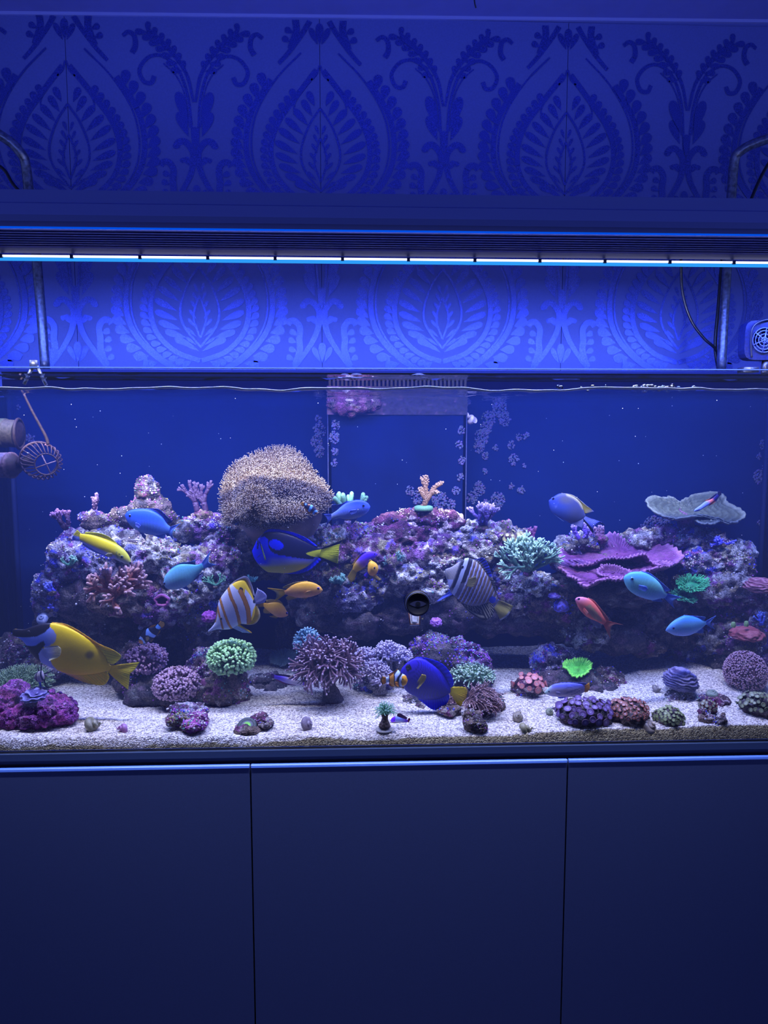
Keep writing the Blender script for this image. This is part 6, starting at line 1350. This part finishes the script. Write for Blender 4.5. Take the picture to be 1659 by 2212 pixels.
# --- cooling fan clipped to the rim at the right edge
fan = empty('cooling_fan', P(1650, 735, .20), 'dark square cooling fan clipped to the tank rim at the right edge', 'fan')
y = .20; k = MPP(y); fc = P(1650, 735, y); m_fan = plain('fan_plastic', (.006, .010, .07), .4, 0, .5, 300, .5)
mb = MB(); s_ = 32 * k; ho = 27 * k; d_ = .022
n = 40; vs = []; fs = []
for yy in (0, d_):
    for i in range(n):
        a = 2 * PI * i / n; ca, sa = math.cos(a), math.sin(a); q = max(abs(ca), abs(sa)); sq = 42 * k / (abs(ca) ** 5 + abs(sa) ** 5) ** .2
        vs.append((fc.x + ca * sq, fc.y + yy, fc.z + sa * sq)); vs.append((fc.x + ca * ho, fc.y + yy, fc.z + sa * ho))
for i in range(n):
    j = (i + 1) % n; o2 = 2 * n
    fs += [(2 * i, 2 * j, 2 * j + 1, 2 * i + 1), (o2 + 2 * i, o2 + 2 * i + 1, o2 + 2 * j + 1, o2 + 2 * j), (2 * i, o2 + 2 * i, o2 + 2 * j, 2 * j), (2 * i + 1, 2 * j + 1, o2 + 2 * j + 1, o2 + 2 * i + 1)]
mb.add(vs, fs); mb.build('housing', m_fan, fan, smooth=False)
m_grill = plain('fan_guard_metal', (.10, .13, .36), .35, .3)
mb = MB()
for r in (6, 13, 20, 26): tube(mb, [(fc.x + math.cos(2 * PI * i / 36) * r * k, fc.y - .002, fc.z + math.sin(2 * PI * i / 36) * r * k) for i in range(37)], .0009, 6)
for a in range(3): tube(mb, [(fc.x + math.cos(a * PI / 3 + .4) * q * 27 * k, fc.y - .0025, fc.z + math.sin(a * PI / 3 + .4) * q * 27 * k) for q in (-1, 1)], .0009, 6)
mb.build('guard', m_grill, fan)
for b in range(7):
    mb = MB(); a0 = b * 2 * PI / 7; vs = []
    for i in range(6):
        t = i / 5; r = (8 + 17 * t) * k
        for s2 in (-1, 1): a = a0 + .3 * t + s2 * .26; vs.append((fc.x + math.cos(a) * r, fc.y + .010 + s2 * .005, fc.z + math.sin(a) * r))
    mb.add(vs, [(2 * i, 2 * i + 1, 2 * i + 3, 2 * i + 2) for i in range(5)]); o = mb.build('blade', m_fan, fan); so = o.modifiers.new('thickness', 'SOLIDIFY'); so.thickness = .001
mb = MB(); lathe(mb, [(.0001, -.003), (8 * k, -.002), (9 * k, .004), (9 * k, .018)], 20, (fc.x, fc.y + .004, fc.z), (0, 1, 0)); mb.build('hub', m_fan, fan)
mb = MB(); tube(mb, [P(1655, 776, y + .01), P(1652, 790, y + .005), P(1652, 806, y)], .006, 8); box(mb, P(1640, 0, y).x, P(1672, 0, y).x, y - .012, y + .012, P(0, 800, y).z, P(0, 788, y).z); mb.build('clip', m_black, fan)
mb = MB(); tube(mb, smooth_poly([P(1624, 772, y - .004)[:], P(1622, 735, y - .006)[:], P(1628, 705, y - .006)[:], P(1650, 692, y - .004)[:], P(1680, 690, y)[:]], 24), .0017, 6); mb.build('lead', m_black, fan)
# --- black magnet with lens-like rings on the front glass, white clip below
mag = empty('magnet', P(902, 1300, -.012), 'round black magnet with an eye mark on the front glass', 'magnet')
y = -.001; k = MPP(y); c = P(901, 1300, y); m_lens = plain('gloss_black', (.003, .004, .012), .3, 0, .2)
mb = MB(); lathe(mb, [(25 * k, 0), (28.5 * k, -.004), (28.8 * k, -.010), (27.5 * k, -.0125), (26 * k, -.0115), (25.4 * k, -.014), (24 * k, -.0155), (22.5 * k, -.0135), (.0001, -.0135)], 48, c, (0, 1, 0)); mb.build('body', m_lens, mag)
mb = MB(); tube(mb, [(c.x + math.cos(2 * PI * i / 60) * 26.4 * k, c.y - .0135, c.z + math.sin(2 * PI * i / 60) * 26.4 * k) for i in range(61)], .0006, 6); mb.build('ring', plain('ring_sheen', (.04, .055, .2), .3, .3), mag)
m_mark = plain('eye_mark', (.010, .013, .05), .4, 0, .2)
mb = MB(); n = 30; vs = []
for i in range(n + 1):
    t = i / n * 2 - 1; h = (1 - t * t) * 7 * k; yy = c.y - .0139
    vs += [(c.x + t * 19 * k, yy, c.z + h), (c.x + t * 19 * k, yy, c.z - h * .9)]
mb.add(vs, [(2 * i, 2 * i + 1, 2 * i + 3, 2 * i + 2) for i in range(n)]); mb.build('eye_mark', m_mark, mag, smooth=False)
mb = MB(); lathe(mb, [(5.5 * k, -.0143), (.0001, -.0143)], 20, c, (0, 1, 0)); lathe(mb, [(1.7 * k, -.0146), (.0001, -.0146)], 12, c, (0, 1, 0), c=(1, 1, 1)); mb.build('pupil', m_lens, mag)
clip = empty('plastic_clip', P(901, 1342, .012), 'white plastic clip with rusty edges hanging under the black magnet', 'clip')
yc = .012; k = MPP(yc); m_clip = plain('white_plastic', (.85, .86, .9), .4, 0, .4, 200, .2); m_rust = plain('rust', (.30, .09, .04), .8, 0, .2, 300, .4)
mb = MB()
xa, xb, za, zb_ = P(887, 0, yc).x, P(917, 0, yc).x, P(0, 1360, yc).z, P(0, 1318, yc).z
w = xb - xa
mb.add([(xa, yc, zb_), (xb, yc, zb_), (xb - w * .12, yc, za), (xa + w * .14, yc, za), (xa, yc + .006, zb_), (xb, yc + .006, zb_), (xb - w * .12, yc + .006, za), (xa + w * .14, yc + .006, za)], [(0, 3, 2, 1), (4, 5, 6, 7), (0, 1, 5, 4), (1, 2, 6, 5), (2, 3, 7, 6), (3, 0, 4, 7)])
bevel(mb.build('plate', m_clip, clip, smooth=False), .001)
mb = MB(); z5 = za + (zb_ - za) * .18
for x0_, x1_, q0, q1 in ((xa + w * .30, xa + w * .37, z5, zb_), (xa + w * .62, xa + w * .69, z5, zb_), (xa + w * .30, xa + w * .69, z5 - .001, z5 + .001)): box(mb, x0_, x1_, yc - .0018, yc + .001, q0, q1)
mb.build('rib', m_clip, clip, smooth=False)
mb = MB()
for x0_, x1_, q0, q1 in ((xa + w * .27, xa + w * .30, z5, zb_), (xa + w * .69, xa + w * .72, z5, zb_), (xa + w * .15, xa + w * .8, za + .0004, za + .0016)): box(mb, x0_, x1_, yc - .0006, yc + .001, q0, q1)
tube(mb, [(xa + w * .02, yc - .0002, zb_), (xa + w * .145, yc - .0002, za)], .0009, 5); tube(mb, [(xb - w * .02, yc - .0002, zb_), (xb - w * .125, yc - .0002, za)], .0009, 5)
mb.build('rust_edge', m_rust, clip)
clip.location.y += .004; clip.rotation_euler = (math.radians(-24), 0, 0)
# --- overflow box against the back pane
yo = .34; m_ovf = plain('overflow_box_blue', (.0005, .0035, .034), .8, 0, .04, 12, .2); m_comb = vcol('coralline_comb', .7, .3, 160, .6, .6, .001)
ov = empty('overflow_box', P(858, 1000, yo), 'dark blue overflow box with a crusted comb behind the reef', 'overflow box')
x0_, x1_ = P(708, 900, yo).x, P(1008, 900, yo).x; zt_, zb2 = P(858, 842, yo).z, ZB + .02
mb = MB(); box(mb, x0_, x1_, yo, yo + .006, zb2, zt_); mb.build('front_panel', m_ovf, ov, smooth=False)
for xx in (x0_, x1_ - .006): mb = MB(); box(mb, xx, xx + .006, yo, YT - .001, zb2, zt_); mb.build('side_panel', m_ovf, ov, smooth=False)
m_seam = plain('scraped_edge', (.012, .015, .06), .5, 0, .3, 400, .5)
for xx in (x0_, x1_): mb = MB(); tube(mb, [(xx, yo - .0006, zb2), (xx, yo - .0006, zt_)], .0011, 5); mb.build('corner_seam', m_seam, ov)
cr = random.Random(3)
mb = MB(); z9 = P(858, 896, yo).z; nx = 90; nz = 14; vs = []; cs = []
for j in range(nz + 1):
    for i in range(nx + 1):
        x = x0_ - .001 + (x1_ - x0_ + .002) * i / nx; z = z9 + (zt_ + .006 - z9) * j / nz; q = noise.noise((x * 30, z * 30, 1)); l_ = max(0, 1 - i / nx * 2.1)
        vs.append((x, yo - .002 - .006 * l_ * (1 + q) - .0012 * noise.noise((x * 120, z * 120, 3)), z)); g_ = noise.noise((x * 90, z * 90, 6))
        cs.append(mixc(mixc((.012, .004, .02), (.004, .003, .022), i / nx), (.11, .05, .10) if g_ > .45 else (.05, .017, .045), sstep(.05, .4, l_ * .8 + g_ * .5 - .12)))
mb.add(vs, [(j * (nx + 1) + i, j * (nx + 1) + i + 1, (j + 1) * (nx + 1) + i + 1, (j + 1) * (nx + 1) + i) for j in range(nz) for i in range(nx)], cs); mb.build('weir_strip', m_comb, ov)
for i in range(34):
    x = x0_ + (x1_ - x0_) * (i + .3) / 34; mb = MB(); z0_, z1_ = zt_ + .004, P(858, 819, yo).z
    box(mb, x, x + (x1_ - x0_) / 34 * .52, yo - .002, yo + .004, z0_, z1_ + .0015 * cr.random(), mixc((.016, .006, .018), (.004, .004, .02), i / 34)); mb.build('comb_tooth', m_comb, ov, smooth=False)
mb = MB(); box(mb, x0_, x1_, yo - .003, yo + .006, P(858, 819, yo).z, P(858, 815, yo).z, (.008, .006, .022)); mb.build('comb_rail', m_comb, ov, smooth=False)
lm = MB(); k = MPP(yo); lump(lm, P(755, 868, yo - .012), (48 * k, .014, 26 * k), 5, 'red', 4, .9); lump(lm, P(800, 872, yo - .008), (24 * k, .01, 18 * k), 9, 'red', 4, .9); lm.build('coralline_crust', m_rock, ov)
mb = MB()
for px, py, r in ((745, 812, 12), (770, 813, 16), (735, 815, 9), (895, 812, 9), (915, 813, 10), (905, 811, 12), (960, 813, 5)): ball(mb, P(px, py, yo), r * k, 2, (.25, .24, .32), (1, .5, .42))
tag(mb.build('salt_creep', m_crust, ov), kind='stuff')
# --- coralline patches on the back pane and overflow
def patch(name, px, py, y, r, parent, rng, col):
    mb = MB(); k = MPP(y); c = P(px, py, y)
    for i in range(max(14, int(r * r / 2.6))):
        a = rng.random() * 2 * PI; q = r * math.sqrt(rng.random()) * k; ball(mb, (c.x + math.cos(a) * q * .85, y - .0006, c.z + math.sin(a) * q), rng.uniform(1.1, 2.9) * k, 0, tuple(v * rng.uniform(.55, 1.15) for v in col), (1, .10, 1))
    return tag(mb.build(name, m_crust, parent, loc=c), kind='stuff')
rg = random.Random(12); CC = (.042, .040, .125)
for px, py, r in ((1078, 880, 20), (1090, 905, 16), (1055, 905, 18), (1050, 925, 14), (1040, 945, 18), (1035, 965, 14), (1120, 945, 9), (1137, 942, 8), (1105, 962, 10), (1070, 968, 7), (1110, 993, 13), (1048, 985, 9), (1047, 1018, 7), (1035, 1055, 16), (1075, 1080, 18), (1126, 1058, 10), (1105, 1050, 7), (1132, 1006, 5), (1020, 1075, 14), (1050, 1095, 16), (1640, 1030, 16), (1650, 960, 12), (1640, 985, 7), (1652, 1010, 7), (1640, 1130, 7), (1636, 1200, 5), (1410, 1140, 26), (1390, 1150, 18), (1435, 1130, 16)):
    patch('coralline_patch', px, py, YT - .001, r, backp, rg, CC)
for px, py, r in ((690, 930, 16), (684, 955, 15), (690, 975, 13), (688, 905, 9), (1010, 870, 8), (60, 945, 9), (70, 948, 8), (40, 880, 5), (75, 960, 7)):
    patch('coralline_patch', px, py, YT - .001, r, backp, rg, CC)
for px, py, r in ((725, 918, 11), (722, 945, 13), (724, 975, 9), (722, 1000, 8), (996, 930, 9), (992, 960, 10), (998, 995, 9), (995, 1030, 9), (985, 1060, 10), (900, 1075, 15), (950, 1080, 20), (975, 1090, 12), (885, 1060, 10)):
    patch('coralline_patch', px, py, yo - .0005, r, ov, rg, CC)
# --- two powerheads and a rod at the left end
PV = (.016, .007, .011)
ph = empty('powerhead', P(30, 935, .20), 'ribbed mauve crusted powerhead at left, upper of two', 'pump')
y = .20; k = MPP(y); ax = Vector((1, -.12, -.06)).normalized(); c = P(20, 936, y)
prof = [(.0001, -60 * k), (28 * k, -60 * k), (31 * k, -8 * k)]; cols = [(.02, .025, .016)] * 3
for i in range(9): prof += [(29 * k, (-6 + i * 3) * k), (26 * k, (-4.4 + i * 3) * k)]; cols += [(.035, .027, .025), (.006, .005, .006)]
prof += [(24 * k, 22 * k), (.0001, 22 * k)]; cols += [PV, PV]
mb = MB(); lathe(mb, prof, 32, c, ax, c=cols); mb.build('motor', m_gearp, ph)
mb = MB(); tube(mb, [Vector((c.x, c.y, c.z)) + ax * 22 * k + (Vector((0, 0, 1)) * math.cos(a) + Vector((.1, -1, 0)) * math.sin(a)) * 31 * k for a in [2 * PI * i / 36 for i in range(37)]], 3.2 * k, 8, PV); mb.build('collar', m_gearp, ph)
wm = empty('wavemaker', P(80, 995, .17), 'mauve crusted wavemaker at left with slotted cage and round cross grille', 'pump')
y = .17; k = MPP(y); mb = MB(); c = P(22, 1005, y); ax = Vector((1, -.25, .0)).normalized()
lathe(mb, [(.0001, -40 * k), (26 * k, -40 * k), (27 * k, -6 * k), (24 * k, -4 * k), (24 * k, -1 * k), (28 * k, 1 * k), (28 * k, 5 * k), (22 * k, 8 * k), (18 * k, 18 * k), (.0001, 18 * k)], 30, c, ax, c=[(.08, .06, .12)] * 3 + [(.06, .03, .055)] * 2 + [(.07, .04, .06)] * 2 + [PV] * 3); mb.build('motor', m_gearp, wm)
gc = P(100, 1003, y - .02); gn = Vector((.35, -1, -.1)).normalized(); gu = Vector((0, 0, 1)); gu = (gu - gn * gu.dot(gn)).normalized(); gv = gn.cross(gu)
ring = lambda C, r, q, N=40: [C + (gu * math.cos(2 * PI * i / N) + gv * math.sin(2 * PI * i / N)) * r for i in range(N + 1)]
mb = MB(); tube(mb, ring(gc, 22 * k, 0), 1.5 * k, 8, (.055, .032, .04)); mb.build('grille_ring', m_gearp, wm)
for a in (.35, .35 + PI / 2): mb = MB(); tube(mb, [gc + (gu * math.cos(a) + gv * math.sin(a)) * q * 22 * k for q in (-1, 1)], 1.3 * k, 6, (.24, .15, .17)); mb.build('grille_bar', m_gearp, wm)
c2 = gc - gn * 30 * k + Vector((-16 * k, 0, 6 * k)); ring2 = [c2 + (gu * math.cos(2 * PI * i / 26) + gv * math.sin(2 * PI * i / 26)) * 36 * k for i in range(26)]
for i in range(26):
    a = 2 * PI * i / 26; q1 = gc + (gu * math.cos(a) + gv * math.sin(a)) * 22.5 * k; mid = (ring2[i] + q1) / 2 + (ring2[i] - c2).normalized() * 9 * k
    mb = MB(); tube(mb, smooth_poly([ring2[i][:], mid[:], q1[:]], 8), 1.35 * k, 6, (.045, .022, .034)); mb.build('cage_bar', m_gearp, wm)
mb = MB(); tube(mb, [c2 + (gu * math.cos(2 * PI * i / 40) + gv * math.sin(2 * PI * i / 40)) * 37 * k for i in range(41)], 2.6 * k, 8, (.04, .02, .03)); tube(mb, [c2 + Vector((-18 * k, 0, 0)), P(40, 1004, y)], 12 * k, 14, PV); mb.build('cage_back', m_gearp, wm)
rod = MB(); q = smooth_poly([P(52, 852, .16)[:], P(68, 885, .16)[:], P(88, 922, .16)[:], P(100, 945, .16)[:], P(104, 960, .16)[:]], 24); k = MPP(.16)
tube(rod, q, [k * (2.4 + 1.3 * i / 24) for i in range(24)], 8, (.018, .007, .009)); tube(rod, [P(97, 961, .16), P(107, 962, .16)], k * 2, 6, (.14, .06, .08))
top_ = P(80, 795, .16); tube(rod, [q[0], Vector(P(44, 838, .16))], k * 2.2, 6, (.018, .007, .009))
tag(rod.build('tube', m_gearp), 'thin mauve crusted tube slanting down into the water above the powerheads', 'tube')
st = empty('clamp', P(80, 800, .06), 'small blue clamp with two legs gripping the tank rim at left', 'clamp'); m_cl = plain('clamp_plastic', (.004, .008, .04), .4, 0, .4, 300, .3)
for a, b_ in (((78, 788), (100, 832)), ((72, 790), (52, 830))):
    mb = MB(); tube(mb, [P(*a, .06), P(*b_, .06)], .0026, 8); mb.build('leg', m_cl, st)
mb = MB(); lathe(mb, [(.0001, 0), (.006, 0), (.006, .012), (.0001, .012)], 14, P(74, 797, .06)); mb.build('head', m_cl, st)
# bubbles riding on the surface at right
bm_ = glass_like('bubble_film', (.9, .95, 1), .10); rb = random.Random(6); bub = MB()
for i in range(46):
    px = rb.choice([rb.gauss(1385, 14), rb.gauss(1440, 14), rb.uniform(1200, 1500)]); yy = rb.uniform(.02, .08); p = P(px, 838, yy); ball(bub, (p.x, yy, ZWL + .002 + rb.uniform(0, .004)), rb.uniform(.0015, .0048), 2)
tag(bub.build('bubbles', bm_), 'clear air bubbles riding on the water surface at right', 'bubbles', kind='stuff')
# drifting specks in the water
sp = MB()
for i in range(170): 
    p = P(rb.uniform(40, 1640), rb.uniform(860, 1420), rb.uniform(.03, .3)); ball(sp, p, rb.uniform(.0003, .0007), 0, (.8, .8, .85))
tag(sp.build('drifting_specks', m_crust), 'tiny white specks drifting in the water', 'specks', kind='stuff')
